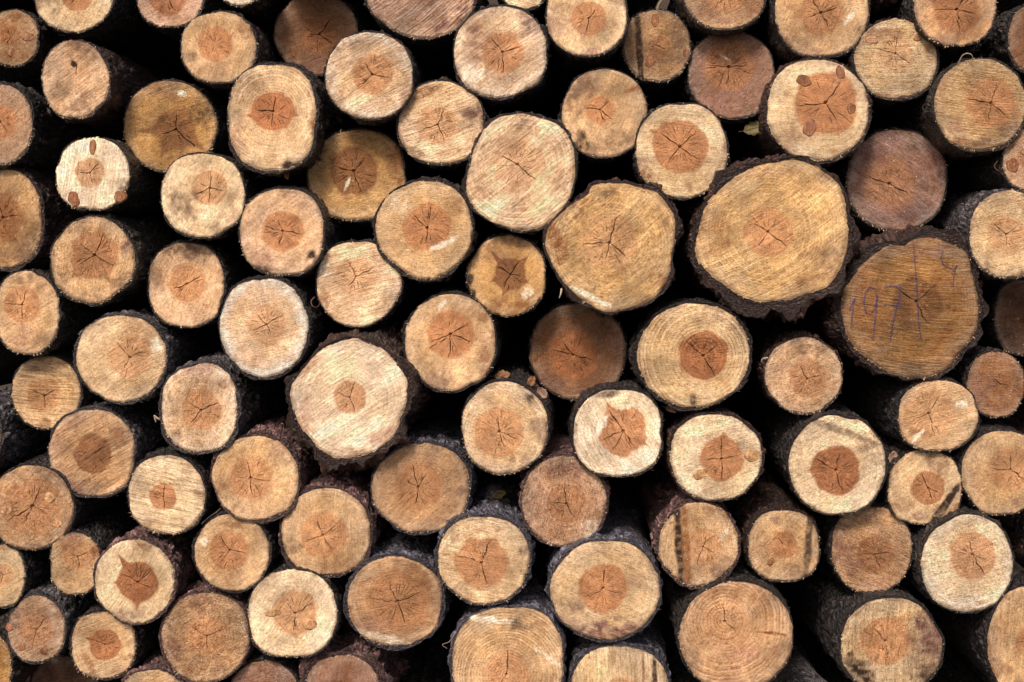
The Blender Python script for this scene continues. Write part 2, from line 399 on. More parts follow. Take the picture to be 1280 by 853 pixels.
L(1226, 131, 57, 57, 1239, 129, 32, 'Y', 'ob', 'straw coloured log end with brown heart and curled bast at its top, right edge', dep=6, t=3, saw=(-12, .35), hs=.75, sh=.12, nc=(4, 10), st=[(1225, 180, 38, 9, -5, 'gr', .6), (1180, 110, 8, 30, 0, 'br', .4)], btint='g')
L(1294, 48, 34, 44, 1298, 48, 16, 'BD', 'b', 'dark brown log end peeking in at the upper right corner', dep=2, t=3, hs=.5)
L(1282, 200, 29, 38, 1284, 198, 13, 'MT', 'b', 'pinkish tan log end with brown knot cut by the right edge', dep=5, t=2, hs=.4, kn=[(1266, 207, 9, 10, 30)])
L(1121, 225, 63, 64, 1112, 230, 33, 'M', 'bo', 'mauve brown log end with long crack, above the ink-numbered log', dep=-4, t=2.5, hs=.5, sh=.4, ring=.25, saw=(-35, .25), nc=(2, 14), ca=[160, 330], spk=.9, st=[(1160, 200, 26, 34, -40, 'pk', .35), (1090, 190, 30, 24, 30, 'pu', .35)])
BIG38 = [(1102, 311), (1115, 305), (1129, 307), (1140, 300), (1161, 297), (1183, 301), (1201, 311), (1212, 324), (1216, 345), (1223, 372), (1224, 393), (1219, 418), (1201, 442), (1185, 461), (1164, 472), (1142, 473), (1115, 468), (1088, 452), (1072, 439), (1061, 423), (1056, 409), (1052, 385), (1055, 364), (1067, 345), (1083, 326)]
L(1139, 387, 87, 88, 1145, 377, 31, 'OOB', 'd', 'large ochre log end numbered in blue crayon with dark heart', poly=BIG38, t=9, dep=5, saw=(-3, .5), hs=.55, sh=.18, nc=(3, 5), spk=.7, st=[(1080, 380, 26, 60, 0, 'br', .4), (1185, 360, 34, 26, 0, 'br', .35), (1180, 420, 4, 34, -35, 'br', .5)], btint='r', flk=9, ink=True)
L(1260, 293, 49, 56, 1258, 293, 24, 'CY', 'op', 'pale greenish cream log end with faint heart at the right edge', dep=6, t=2.5, saw=(10, .2), hs=.6, sh=.25, nc=(3, 8), st=[(1236, 330, 12, 12, 0, 'gr', .4)], btint='b')
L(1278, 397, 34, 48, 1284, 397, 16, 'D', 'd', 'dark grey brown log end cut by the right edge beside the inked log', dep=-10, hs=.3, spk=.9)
L(651, 216, 66, 73, 647, 206, 33, 'PC', 'o', 'tall peach log end with bold diagonal saw marks above centre', dep=7, rot=14, t=4, br=1.15, saw=(33, .5), hs=.3, sh=.45, nc=(2, 8), ca=[320, 150], st=[(700, 230, 12, 30, 0, 'br', .25)])
L(352, 290, 53, 54, 353, 289, 26, 'PT', 'or', 'peach tan log end with neat round heart below the squarish one', dep=5, t=3, saw=(40, .2), hs=.9, sh=.06, nc=(4, 10), st=[(335, 340, 28, 8, -15, 'dk', .6), (388, 320, 8, 8, 30, 'dk', .7)])
L(531, 287, 61, 61, 534, 285, 30, 'TG', 'or', 'large-hearted tan log end with forked black cracks just left of the peach log', dep=6, t=4, saw=(0, .12), ring=.25, hs=.9, sh=.06, nc=(3, 12), ca=[75, 268, 140], st=[(555, 305, 20, 5, 25, 'wh', .6), (500, 255, 18, 18, 30, 'wh', .3)])
L(447, 354, 53, 55, 445, 346, 25, 'PC', 'op', 'rosy cream log end with white patch at its left rim', dep=4, t=1.5, saw=(18, .4), hs=.55, sh=.25, nc=(3, 12), irr=.04, st=[(402, 332, 9, 16, 20, 'wh', .9), (404, 370, 9, 20, 0, 'br', .4), (485, 375, 12, 30, -30, 'gr', .25)])
L(329, 410, 55.5, 61, 333, 406, 24, 'PC', 'op', 'log end with chalky white rim and faint orange heart', dep=6, t=4, saw=(15, .2), wr=1., hs=.7, sh=.25, ring=.2, nc=(4, 9))
L(633, 344, 49, 50, 638, 343, 20, 'GO', 'bd', 'small ochre log end with dark star heart below the peach log', br=1.15, dep=3, t=2, saw=(40, .2), hs=.95, sh=.08, sp=[(130, .8, 8), (45, .6, 9), (250, .5, 9), (200, .25, 9), (335, .3, 8)], ca=[150, 60, 350, 240], nc=(4, 5), st=[(660, 367, 9, 7, 20, 'wh', .7), (588, 350, 5, 8, 0, 'dk', .9), (591, 367, 5, 6, 0, 'dk', .9), (640, 300, 40, 10, 0, 'gr', .55)])  # wide gr patch along the top is painted shade
BIG47 = [(741, 233), (771, 228), (803, 235), (820, 240), (833, 253), (843, 272), (844, 299), (840, 323), (836, 345), (825, 366), (806, 380), (782, 388), (758, 391), (733, 379), (712, 361), (695, 339), (686, 323), (681, 302), (687, 281), (703, 264), (720, 252), (735, 242)]
L(764, 309, 79, 81, 762, 304, 34, 'G', 'op', 'golden polygonal log end with dark bark rim at the centre of the pile', poly=BIG47, t=5, dep=8, saw=(42, .35), hs=.55, sh=.3, nc=(3, 10), ca=[75, 325, 255, 180], spk=.8, st=[(695, 300, 14, 34, 15, 'br', .65), (736, 370, 32, 4, -25, 'wh', .7), (832, 360, 8, 24, 20, 'br', .6)], btint='r', flk=8)
L(563, 427, 57, 61, 563, 418, 29, 'T', 'or', 'tan log end with crisp russet heart right of the creamiest thick-barked log', dep=5, t=3, saw=(50, .15), hs=.95, sh=.05, nc=(3, 8), ca=[30, 200, 340, 265], sp=[(215, .25, 8)], st=[(608, 440, 9, 36, -10, 'br', .5), (553, 380, 3, 8, -35, 'wh', .7)])
L(722, 440, 59.5, 61, 717, 444, 31, 'BD', 'b', 'shaded brown log end tucked under the golden polygonal log', dep=-5, t=1.5, hs=1, sh=.08, nc=(3, 14), ca=[345, 165, 130], sp=[(150, .25, 7)], saw=(40, .15), spk=.6)  # dark sapwood colour also holds shade cast by the log above
L(867, 444, 71, 66, 879, 445, 31, 'CG', 'rb', 'golden cream log end with ring lines and deep russet heart under the biggest log', dep=6, t=5, ring=.7, hs=1, sh=.04, nc=(3, 10), ca=[140, 35, 300], st=[(866, 500, 6, 9, 0, 'dk', .7)], saw=(0, .12))
BIG51 = [(439, 423), (461, 429), (483, 440), (496, 455), (508, 474), (509, 493), (507, 509), (500, 525), (496, 539), (483, 555), (461, 568), (426, 574), (412, 570), (396, 558), (377, 536), (369, 520), (364, 501), (363, 485), (372, 469), (391, 447), (412, 431)]
L(435, 497, 73, 76, 437, 497, 20, 'WWP', 'o', 'creamiest large log end ringed by thick dark brown bark, left of centre', poly=BIG51, br=1.2, t=11, dep=9, saw=(36, .38), hs=.75, sh=.12, nc=(3, 3), ca=[70, 160, 290], spk=.25, st=[(392, 452, 26, 9, 45, 'br', .5), (440, 566, 50, 8, 0, 'br', .3), (480, 545, 20, 20, 40, 'pk', .35), (380, 520, 14, 34, -20, 'pk', .4)], btint='r', flk=12)
L(57, 491, 43, 47, 54, 495, 21, 'TY', 'ob', 'small tan log end with wavy level saw marks by the left edge', dep=0, t=1.5, saw=(-6, .5), hs=.6, sh=.2, nc=(3, 4), ca=[25, 150, 280])
L(151, 448, 56, 55, 162, 447, 27, 'CT', 'op', 'cream tan log end with heart shifted right and grey bark behind', dep=4, t=4, saw=(30, .25), hs=.75, sh=.25, ring=.25, nc=(3, 8), st=[(195, 432, 8, 14, 0, 'wh', .7)], btint='b')
L(249, 510, 48, 56, 251, 513, 25, 'PC', 'o', 'tall pinkish cream log end with grey scaly bark to its right', dep=5, t=5, saw=(75, .15), wr=.4, hs=.85, sh=.12, nc=(3, 10), ca=[25, 230, 150], st=[(245, 462, 30, 9, 0, 'pk', .5)], btint='b', spk=.9)
L(116, 567, 54.5, 54, 116, 568, 24, 'BT', 'bd', 'reddish brown log end with dark round heart and diagonal saw marks at left', dep=2, t=3, saw=(28, .5), hs=.85, sh=.08, nc=(1, 3), ca=[35], st=[(85, 605, 26, 12, -30, 'pu', .5), (150, 545, 10, 16, 0, 'br', .4)], btint='b')
L(208, 619, 48, 50, 204, 621, 17, 'C', 'or', 'pale yellow log end with small round heart and level saw marks', dep=5, t=2, saw=(-7, .45), hs=.95, sh=.06, nc=(3, 4), ca=[80, 160, 275])
L(38, 635, 53, 53, 40, 633, 35, 'TB', 'ob', 'knotty tan brown log end with large heart at the left edge', dep=3, t=2, hs=.6, sh=.2, nc=(3, 9), ca=[65, 335, 245, 210], klight=True, kn=[(8, 638, 9, 7, 0), (62, 622, 8, 8, 0), (38, 669, 6, 8, 0), (71, 655, 7, 6, 0)], spk=1., st=[(60, 590, 20, 14, 0, 'gr', .5)])
L(319, 598, 55, 52, 313, 598, 27, 'T', 'o', 'tan log end with pinkish flaky bark along its right side', dep=5, t=5, ring=.3, hs=.75, sh=.2, nc=(3, 9), ca=[100, 275, 350], btint='p', saw=(70, .12), spk=.7)
L(526, 610, 61, 56, 523, 609, 30, 'TB', 'ob', 'brownish log end with branching cracks below the creamiest thick-barked log', dep=4, t=4, ring=.3, hs=.55, sh=.15, nc=(4, 11), ca=[60, 150, 260, 105], btint='k')
L(630, 535, 55, 58, 624, 540, 32, 'CT', 'o', 'cream log end topped by dry brown leaves below centre', dep=6, t=2.5, ring=.4, saw=(-30, .2), hs=.8, sh=.1, nc=(3, 12), ca=[95, 290, 340], wr=.25, st=[(662, 497, 14, 8, -35, 'dk', .6)])
L(773, 542, 56, 55, 779, 539, 29, 'W', 'or', 'white cream log end with torn ragged heart right of the leaf-topped log', dep=6, t=2.5, saw=(-60, .25), hs=.95, sh=.08, nc=(3, 8), ca=[125, 305, 200, 240], sp=[(330, .25, 6), (120, .35, 7)], st=[(760, 493, 18, 6, 10, 'dk', .55), (752, 530, 16, 6, 60, 'wh', .8)], hirr=.14)
L(895, 571, 58, 54, 902, 574, 27, 'CW', 'or', 'cream log end with an oval knot at each side of its heart', dep=5, t=4, ring=.25, hs=.95, sh=.06, nc=(4, 4), ca=[90, 10, 180, 270], sp=[(85, .2, 8)], irr=.05, klight=True, kn=[(940, 570, 11, 8, 5), (875, 593, 10, 7, 25)], btint='r')
L(705, 627, 53.5, 56, 708, 630, 24, 'BP', 'ob', 'rusty brown log end with lilac sky-tinted bark crescent on top', dep=4, t=3, saw=(80, .15), hs=.6, sh=.2, nc=(3, 4), ca=[95, 300, 175], spk=1.2, st=[(705, 590, 34, 14, 0, 'pu', .45), (740, 660, 16, 10, 40, 'wh', .4)], btint='p')
L(408, 666, 56, 55, 404, 669, 29, 'T', 'o', 'tan orange log end with dark-topped bark, left of the brownish cracked log', dep=5, t=5, ring=.35, saw=(85, .15), hs=.8, sh=.15, nc=(4, 9), ca=[110, 35, 300, 200], btint='p')
L(1004, 470, 49, 47, 1009, 474, 24, 'TP', 'ob', 'small rusty tan log end between the russet-hearted and inked logs', dep=3, t=2.5, saw=(30, .2), hs=.65, sh=.2, nc=(3, 7), spk=1., wr=.2, btint='r')
L(1047, 581, 61, 63, 1045, 588, 31, 'WC', 'rb', 'bright cream log end with round russet heart and dark scar on top', dep=6, t=2, saw=(25, .2), hs=1, sh=.04, nc=(3, 10), ca=[80, 285, 150], st=[(1050, 538, 54, 6, -20, 'dk', .45), (1085, 555, 16, 14, -30, 'gr', .4)], spk=.8)
L(1173, 520, 51.5, 43.5, 1161, 517, 31, 'T', 'op', 'wide oval tan orange log end directly under the inked log', dep=4, t=2, saw=(20, .25), hs=.65, sh=.2, nc=(3, 10), ca=[60, 200, 285], st=[(1147, 545, 12, 3, 40, 'wh', .7), (1202, 505, 7, 6, 0, 'wh', .6)], ring=.2)
L(1245, 481, 36, 42, 1250, 480, 14, 'B', 'bd', 'small brown log end with tiny dark heart by the right edge', dep=1, t=1.5, saw=(0, .2), hs=.6, sh=.3, ring=.3, nc=(2, 4), spk=.9)
L(1156, 610, 47, 47, 1160, 610, 21, 'CT', 'ob', 'tan cream log end with dark diagonal scar at its lower right', dep=3, t=1.5, hs=.95, sh=.06, nc=(3, 5), ca=[115, 290, 340], st=[(1180, 634, 6, 44, -35, 'dk', 1.), (1191, 640, 8, 36, -35, 'br', .6), (1150, 645, 10, 8, 0, 'pu', .5)], spk=.7)
L(1252, 591, 51, 53, 1263, 587, 28, 'YT', 'ob', 'greyish tan log end cut by the right edge below the small brown log', dep=4, t=1.5, ring=.3, hs=.5, sh=.15, nc=(3, 6), saw=(70, .12))
L(873, 679, 51, 53, 879, 684, 24, 'T', 'o', 'tan log end with broad dark vertical band across its left half', dep=4, t=4, saw=(80, .2), hs=.5, sh=.3, nc=(3, 4), ca=[75, 250, 335], st=[(849, 679, 6, 70, 3, 'dk', .95), (857, 679, 6, 66, 3, 'br', .6), (905, 668, 3, 12, -30, 'wh', .6)], btint='p', spk=.9)
L(605, 701, 57, 54, 602, 704, 32, 'TC', 'or', 'tan log end with large orange heart and bluish sky-tinted bark crest', dep=6, t=4, irr=.04, saw=(-5, .25), hs=.8, sh=.08, nc=(4, 9), ca=[70, 285, 160], sp=[(160, .15, 8), (60, .15, 8)], st=[(655, 688, 12, 8, 0, 'gr', .6)], btint='k')
L(757, 738, 67.5, 63, 754, 736, 31, 'TC', 'or', 'large tan log end with round orange heart and dark stain across its bottom', dep=6, t=4, saw=(-30, .2), hs=.9, sh=.06, nc=(3, 9), ca=[85, 215, 345], st=[(757, 788, 60, 14, 8, 'pu', .65), (715, 755, 30, 12, -20, 'gr', .5)], btint='k')
L(495, 753, 60, 56, 497, 752, 35, 'TB', 'ob', 'brown tan log end with wide cracked heart under a bluish sky-tinted bark arch', dep=5, t=5, saw=(15, .2), hs=.65, sh=.12, nc=(4, 12), ca=[115, 290, 175, 20], hxs=1.1, st=[(470, 795, 50, 6, -15, 'wh', .35), (535, 775, 18, 12, 20, 'br', .4)], btint='k')
L(366, 768, 55, 54, 369, 767, 28, 'CW', 'op', 'pale cream log end with orange heart and brown knot, bottom left', dep=6, t=2.5, saw=(50, .2), hs=.9, sh=.06, nc=(3, 6), ca=[130, 30, 265], sp=[(180, .4, 12), (95, .2, 8), (50, .2, 8)], klight=True, kn=[(389, 782, 9, 6, 40), (341, 767, 11, 5, 8)])
L(289, 691, 46, 49, 287, 688, 24, 'T', 'or', 'smooth tan log end between the pale yellow and orange-hearted logs', dep=5, t=2.5, ring=.25, hs=.8, sh=.12, nc=(3, 6), ca=[125, 350, 235], st=[(255, 678, 7, 6, 0, 'wh', .6)])
L(168, 728, 49.5, 52, 172.5, 728, 25, 'C', 'rb', 'cream log end with spiked dark russet heart at lower left', dep=6, t=3, saw=(60, .2), hs=1, sh=.05, nc=(3, 6), ca=[45, 150, 330], sp=[(125, .75, 7), (268, .45, 8), (180, .2, 8)], btint='p')
L(94, 705, 33, 39, 97, 696, 17, 'YT', 'o', 'little greyish tan log end squeezed beside the spiked-heart log', dep=3, t=1.5, irr=.05, hs=.55, sh=.25, nc=(3, 3), ca=[20, 150, 280], st=[(118, 690, 6, 9, 0, 'br', .6)], spk=.8)
L(5, 720, 26, 40, 3, 719, 13, 'CY', 'op', 'narrow cream yellow log end cut by the left edge', dep=3, t=1.5, hs=.7, sh=.2)
L(45, 787, 36, 42, 46, 787, 21, 'MY', 'bo', 'greyish mauve log end with small dark knots, lower left corner', dep=3, t=3, saw=(20, .3), hs=.45, sh=.25, nc=(3, 3), ca=[50, 170, 250], kn=[(28, 809, 5, 5, 0), (55, 814, 6, 5, 0), (12, 784, 5, 6, 0)], spk=1., btint='b')
L(129, 807, 40, 42, 131, 806, 19, 'TY', 'rb', 'small yellowish tan log end with neat brown heart at lower left', dep=3, t=3, hs=.95, sh=.06, nc=(2, 8), sp=[(160, .45, 7)], st=[(112, 830, 5, 22, 30, 'br', .45)])
L(257, 797, 54, 56, 259, 795, 24, 'BT', 'o', 'brown tan log end dusted with sawdust near the bottom edge', dep=4, t=3, saw=(30, .2), hs=.6, sh=.15, nc=(3, 2), ca=[20, 150, 270], spk=1.5, st=[(220, 815, 26, 18, -30, 'pu', .45)], btint='p')
L(190, 872, 42, 34, 190, 874, 15, 'TY', 'o', 'top of a tan log end with twiggy bark at the bottom edge', dep=4, t=3, hs=.7, btint='p')
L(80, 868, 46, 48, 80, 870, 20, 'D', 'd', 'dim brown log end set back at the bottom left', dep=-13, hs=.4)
L(-16, 835, 30, 42, -16, 835, 14, 'O', 'b', 'mossy barked log at the bottom left corner', dep=2, t=3, btint='g')
L(330, 866, 42, 40, 330, 868, 18, 'BM', 'b', 'reddish brown log end just showing at the bottom edge', dep=2, t=3, hs=.5, spk=1.)
L(428, 868, 46, 48, 428, 870, 22, 'BM', 'bd', 'brown log end under a thick shaggy bark arch at the bottom edge', dep=5, t=10, hs=.6, saw=(80, .3), btint='p', flk=6)
L(635, 830, 70, 72, 633, 843, 28, 'T', 'o', 'large tan log end with clear ring lines at the bottom edge', dep=6, t=4, ring=.6, hs=.6, sh=.2, nc=(2, 8), saw=(70, .1), st=[(612, 775, 40, 5, -5, 'wh', .6), (650, 782, 30, 14, 20, 'dk', .45), (685, 822, 22, 2, -35, 'wh', .7)], btint='k')
L(775, 868, 62, 60, 776, 868, 22, 'CY', 'o', 'pale log end with dark vertical streaks cut by the bottom edge', dep=5, t=4, saw=(88, .5), hs=.6, st=[(818, 850, 4, 40, 0, 'dk', .9), (804, 840, 2, 34, 0, 'br', .6)], btint='k')
L(919, 797, 71, 70, 906, 777, 29, 'BT', 'op', 'large brownish log end with strong curved rings near the bottom', dep=7, t=3, ring=.6, hs=.5, sh=.2, nc=(2, 6), ca=[95, 320], st=[(966, 792, 24, 2, -5, 'br', .7), (900, 742, 40, 10, 10, 'br', .4), (925, 820, 30, 20, 0, 'pk', .4)], saw=(60, .1))
L(980, 683, 45, 45, 980, 681, 18, 'T', 'ob', 'small tan log end with irregular orange heart and dark right band', dep=3, t=2.5, hs=.85, sh=.12, hirr=.12, nc=(1, 1), ca=[135], st=[(1010, 682, 6, 56, -4, 'dk', .6)], kn=[(963, 702, 6, 5, 40)], spk=.8, btint='r')
L(1090, 688, 50, 55, 1094, 694, 24, 'BT', 'b', 'rough rusty brown log end with a T-shaped crack', dep=2, t=1.5, saw=(-20, .35), hs=.6, sh=.2, ring=.3, nc=(3, 2), ca=[10, 172, 290], spk=1.2, st=[(1060, 700, 20, 34, 20, 'pu', .45), (1105, 735, 30, 12, 0, 'pk', .4), (1086, 646, 34, 14, 0, 'gr', .4)])
L(1208, 705, 58, 61, 1216, 694, 30, 'CW', 'o', 'large cream log end with pale rim and orange heart, lower right', dep=6, t=2, ring=.3, wr=.45, hs=.75, sh=.15, nc=(3, 8), ca=[105, 300, 345], saw=(20, .15), spk=.8)
L(1115, 808, 64, 61, 1107, 802, 30, 'YC', 'o', 'greyish cream log end blotched with dark dirt at lower right', dep=6, t=3, saw=(85, .3), hs=.85, sh=.1, nc=(3, 6), ca=[130, 0, 280], sp=[(55, .4, 8), (195, .3, 7)], st=[(1160, 800, 26, 44, 0, 'pu', .7), (1075, 835, 34, 14, -45, 'dk', .8), (1160, 845, 24, 20, 0, 'dk', .6)], spk=1.1)
L(1288, 805, 52, 74, 1292, 800, 22, 'T', 'ob', 'tall tan log end cut by the lower right edge', dep=5, t=3, saw=(88, .3), hs=.6)
L(-32, 548, 32, 44, -32, 548, 14, 'T', 'o', 'log at the far left whose bluish bark side fills the gap', dep=4, t=4, btint='b')
L(1116, -46, 44, 42, 1116, -46, 18, 'T', 'o', 'log above the top edge showing only its purple-lit bark underside', dep=-3, t=4, btint='p')

BT = {None: (60, 50, 47), 'r': (84, 52, 41), 'g': (70, 58, 45), 'b': (118, 110, 114), 'p': (160, 118, 114), 'k': (126, 122, 136)}  # b, p and k have bluish sky highlights painted into the bark colour
STC = dict(dk=(56, 38, 29), gr=(126, 98, 78), br=(146, 93, 56), pu=(128, 90, 82), pk=(186, 138, 120), wh=(250, 238, 216))

# ------------------------------------------------------------------ one log
def build_log(i, d, label, group=None, low=False):
    rng = random.Random(1000 + i * 77)
    sd = 50 + i * 97
    cx, cy, rx, ry = d['cx'], d['cy'], d['rx'], d['ry']
    hx, hy, hr = d['hx'], d['hy'], d['hr']
    t = d.get('t', 2.0)
    NT = 208 if not low else 64
    NH = 16 if not low else 5
    NS = 20 if not low else 7
    if d.get('poly') is not None and not low:
        NT, NS = 224, 34
    # --- outline of the wood as a function of the angle round the heart
    ang = np.linspace(0, 2 * math.pi, 1441)[:-1]
    if d.get('poly') is not None:
        P = np.array(d['poly'], float)
        # smooth closed curve through the corners
        n = len(P); tt = np.arange(0, n, 0.05); k = np.floor(tt).astype(int); f = (tt - k)[:, None]
        p0, p1, p2, p3 = P[(k - 1) % n], P[k % n], P[(k + 1) % n], P[(k + 2) % n]
        C = 0.5 * (2 * p1 + (p2 - p0) * f + (2 * p0 - 5 * p1 + 4 * p2 - p3) * f ** 2 + (3 * p1 - p0 - 3 * p2 + p3) * f ** 3)
    else:
        sq = d.get('sq', 2.0 + rng.uniform(0.0, 0.35))
        ro = R(d.get('rot', 0))
        ca, sa = np.cos(ang), np.sin(ang)
        e = (np.abs(ca) ** sq + np.abs(sa) ** sq) ** (-1 / sq)
        irr = d.get('irr', 0.032)
        nz = (fbm(np.cos(ang) * 1.3 + 5, np.sin(ang) * 1.3 + 9, sd, 3) - 0.5) * 2 * irr * 1.6
        for k in range(rng.choice([0, 1, 1, 2])):          # chipped or flat flanks
            ca_, wd_, am_ = rng.uniform(0, 6.28), rng.uniform(.14, .4), rng.uniform(.02, .055)
            nz = nz - am_ * np.exp(-(((ang - ca_ + math.pi) % (2 * math.pi) - math.pi) / wd_) ** 2)
        ex, ey = rx * e * (1 + nz) * ca, ry * e * (1 + nz) * sa
        C = np.stack([cx + ex * math.cos(ro) - ey * math.sin(ro), cy + ex * math.sin(ro) + ey * math.cos(ro)], 1)
    # fuzzy sawn edge
    def radial_fn(ox, oy):
        a = np.arctan2(-(C[:, 1] - oy), C[:, 0] - ox) % (2 * math.pi)
        r = np.hypot(C[:, 0] - ox, C[:, 1] - oy)
        o = np.argsort(a); a, r = a[o], r[o]
        a = np.concatenate([[a[-1] - 2 * math.pi], a, [a[0] + 2 * math.pi]]); r = np.concatenate([[r[-1]], r, [r[0]]])
        return lambda th: np.interp(th % (2 * math.pi), a, r)
    Rout0 = radial_fn(hx, hy)
    def Rout(th):
        return Rout0(th) + (vn(np.cos(th) * 22 + 60, np.sin(th) * 22 + 60, sd + 3) - 0.5) * 1.5 + (vn(np.cos(th) * 7 + 60, np.sin(th) * 7 + 60, sd + 4) - 0.5) * 1.6
    # --- heart outline
    hirr = d.get('hirr', 0.06)
    def Rheart(th):
        c, s = np.cos(th), np.sin(th)
        q = d.get('hsq', 2.0)
        e = (np.abs(c) ** q + np.abs(s) ** q) ** (-1 / q)
        r = hr * e * np.where(np.abs(c) > 0, 1 + (d.get('hxs', 1) - 1) * c * c, 1)
        r = r * (1 + (fbm(c * 1.9 + 31, s * 1.9 + 17, sd + 8, 5) - 0.5) * 2 * hirr * 2.1)
        for (a, l, w) in d.get('sp', []):
            da = (th - R(a) + math.pi) % (2 * math.pi) - math.pi
            r = r * (1 + 1.15 * l * np.exp(-np.abs(da) / R(w * .55)))
        return np.minimum(r, Rout0(th) * 0.93)
    # --- drying cracks: radial, each on its own grid column
    nm, nn = d.get('nc', (3, 6))
    cracks = []
    base_a = rng.uniform(0, 360)
    mains = d.get('ca') or [base_a + k * 360 / max(nm, 1) + rng.uniform(-25, 25) for k in range(nm)]
    for a in mains:
        cracks.append((R(a) % (2 * math.pi), 0.6, hr * rng.uniform(.62, 1.05), rng.uniform(.7, 1.2), rng.uniform(14, 22), rng.uniform(.8, 1.8)))
    for k in range(int(nn * 2) + 4):
        r0 = hr * rng.uniform(.2, .6)
        cracks.append((rng.uniform(0, 2 * math.pi), r0, min(r0 + hr * rng.uniform(.2, .5), hr * 1.05), rng.uniform(.28, .52), rng.uniform(6, 10), rng.uniform(.2, .6)))
    if low: cracks = []
    kept = []; used = []
    for c in cracks:
        j = int(round(c[0] / (2 * math.pi) * NT)) % NT
        if all(min(abs(j - u), NT - abs(j - u)) >= 3 for u in used) and 3 < j < NT - 3:
            used.append(j); kept.append((j,) + c)
    kept.sort()
    # --- grid
    fh = np.linspace(0, 1, NH + 1)[1:] ** 0.9
    fs = np.linspace(0, 1, NS + 1)[1:]
    fs = 1 - (1 - fs) ** 1.25
    TH = np.zeros((NH + NS, NT)); DEP = np.zeros((NH + NS, NT)); RAD = np.zeros((NH + NS, NT))
    Rm = 0.5 * (rx + ry)
    for q in range(NH + NS):
        rq = fh[q] * hr if q < NH else hr + fs[q - NH] * max(Rm - hr, 3)
        cols, vals = [], []
        dcol = {}
        for (j, a, r0, r1, w, dp, wa) in kept:
            u = (rq - r0) / max(r1 - r0, 1e-3)
            prof = 0.0 if (u < -0.02 or u > 1) else (1 - max(u, 0)) ** 0.4 * (1.0 if r0 < 1 else min(1, u * 5 + .2))
            off = (float(fbm(rq * 0.14 + j * 3.1, j * 1.7, sd + 21, 3)) - 0.5) * 2 * wa * 2.2 / max(rq, 3.0)
            off = max(-0.07, min(0.07, off))
            ww = min(max(w * prof, 0.06), 0.22 * rq) / max(rq, 0.5)
            ww = min(ww, 0.07 if rq > 4 else 0.25)
            ce = a + off
            cols += [j - 1, j, j + 1]; vals += [ce - ww, ce, ce + ww]
            dcol[j] = dp * prof
        jj = np.arange(NT)
        if cols:
            cols = np.array(cols, float); vals = np.array(vals)
            th = np.interp(jj, np.concatenate([cols - NT, cols, cols + NT]), np.concatenate([vals - 2 * math.pi, vals, vals + 2 * math.pi]))
        else:
            th = jj * 2 * math.pi / NT
        TH[q] = th
        for j, v in dcol.items(): DEP[q, j] = v
        rh = Rheart(th); ro = Rout(th)
        RAD[q] = fh[q] * rh if q < NH else rh + fs[q - NH] * (ro - rh)
    RHg = Rheart(TH); ROg = Rout(TH)
    X = hx + RAD * np.cos(TH); Y = hy - RAD * np.sin(TH)
    # --- cut plane
    dep = d.get('dep', 2.0) / 100.0
    ax = np.array([rng.uniform(-.02, .02), 1.0, rng.uniform(-.02, .02)]); ax /= np.linalg.norm(ax)
    nrm = np.array([rng.uniform(-.09, .09), -1.0, rng.uniform(-.07, .10)]); nrm /= np.linalg.norm(nrm)
    nY = np.array([0, -1.0, 0])
    c0 = unproj(np.array([cx], float), np.array([cy], float), np.array([0, -dep, 0.0]), nY)[0]
    W = unproj(X, Y, c0, nrm)
    pxw = (c0[1] + DIST) / FPX                      # metres per photo pixel here
    # relief: undulation, saw steps, rounded rim, cracks
    und = (fbm(X * 0.02, Y * 0.02, sd + 2, 3) - 0.5) * 5.0
    rim = sm(0.955, 1.0, RAD / ROg) * 1.6
    W = W + ax * ((und + rim + DEP) * pxw)[..., None]
    ctr = unproj(np.array([hx], float), np.array([hy], float), c0, nrm)[0] + ax * ((float(fbm(hx * .02, hy * .02, sd + 2, 3)) - .5) * 5 + (6.0 if len(mains) > 1 else 0)) * pxw
    # --- colours
    sa_, ss = d.get('saw', (rng.uniform(10, 50), .22))
    def colour(X, Y, rr, rim, ro):
        """rr = radius / heart radius, rim = radius / outline"""
        sap = sapcol(d['sap']); ht = hrtcol(d['heart'])
        tone = d.get('br', 1.0) + rng.uniform(-.06, .06)
        hs, sh = d.get('hs', .85) * .75 + .22, d.get('sh', .1) * .55 + .01
        c = np.ones(X.shape + (3,)) * sap * tone
        n1 = fbm(X * .028, Y * .028, sd + 40, 4)[..., None]
        n2 = fbm(X * .07 + 40, Y * .07, sd + 41, 4)[..., None]
        c = c * (0.50 + 1.0 * n1) * (0.76 + 0.48 * n2)
        warm = fbm(X * .03 + 9, Y * .03 + 77, sd + 44, 3)[..., None]
        c = c * (1 + (warm - .5) * np.array([.08, -.04, -.30]))
        bu = (X - hx) * math.cos(R(sa_)) - (Y - hy) * math.sin(R(sa_)); bv_ = (X - hx) * math.sin(R(sa_)) + (Y - hy) * math.cos(R(sa_))
        band = fbm(bv_ * .10, bu * .010, sd + 45, 3)[..., None]
        c = c * (1 + (band - .5) * (.35 + .9 * ss))
        halo = np.exp(-np.clip(rr - 1, 0, 9) / 0.35)[..., None] * 0.30
        c = c * (1 - halo) + (0.55 * c + 0.45 * ht) * halo
        m = (hs * (1 - sm(1 - sh, 1 + sh, rr + (n2[..., 0] - .5) * sh * 1.5)))[..., None]
        pr = (np.exp(-((rr - 1.14) / .05) ** 2) * rng.choice([0, .12, .28]))[..., None]
        c = c * (1 - pr) + np.minimum(c * 1.25, .85) * pr
        hc = ht * (0.62 + 0.76 * n2) * (0.78 + .44 * n1)
        c = c * (1 - m) + hc * m
        # rim: pale torn sapwood or dirt
        wr = d.get('wr', 0.12)
        nr = fbm(X * .06 + 3, Y * .06, sd + 50, 4)
        wm = sm(.70, .97, rim + (nr - .5) * .42) * wr * 0.9
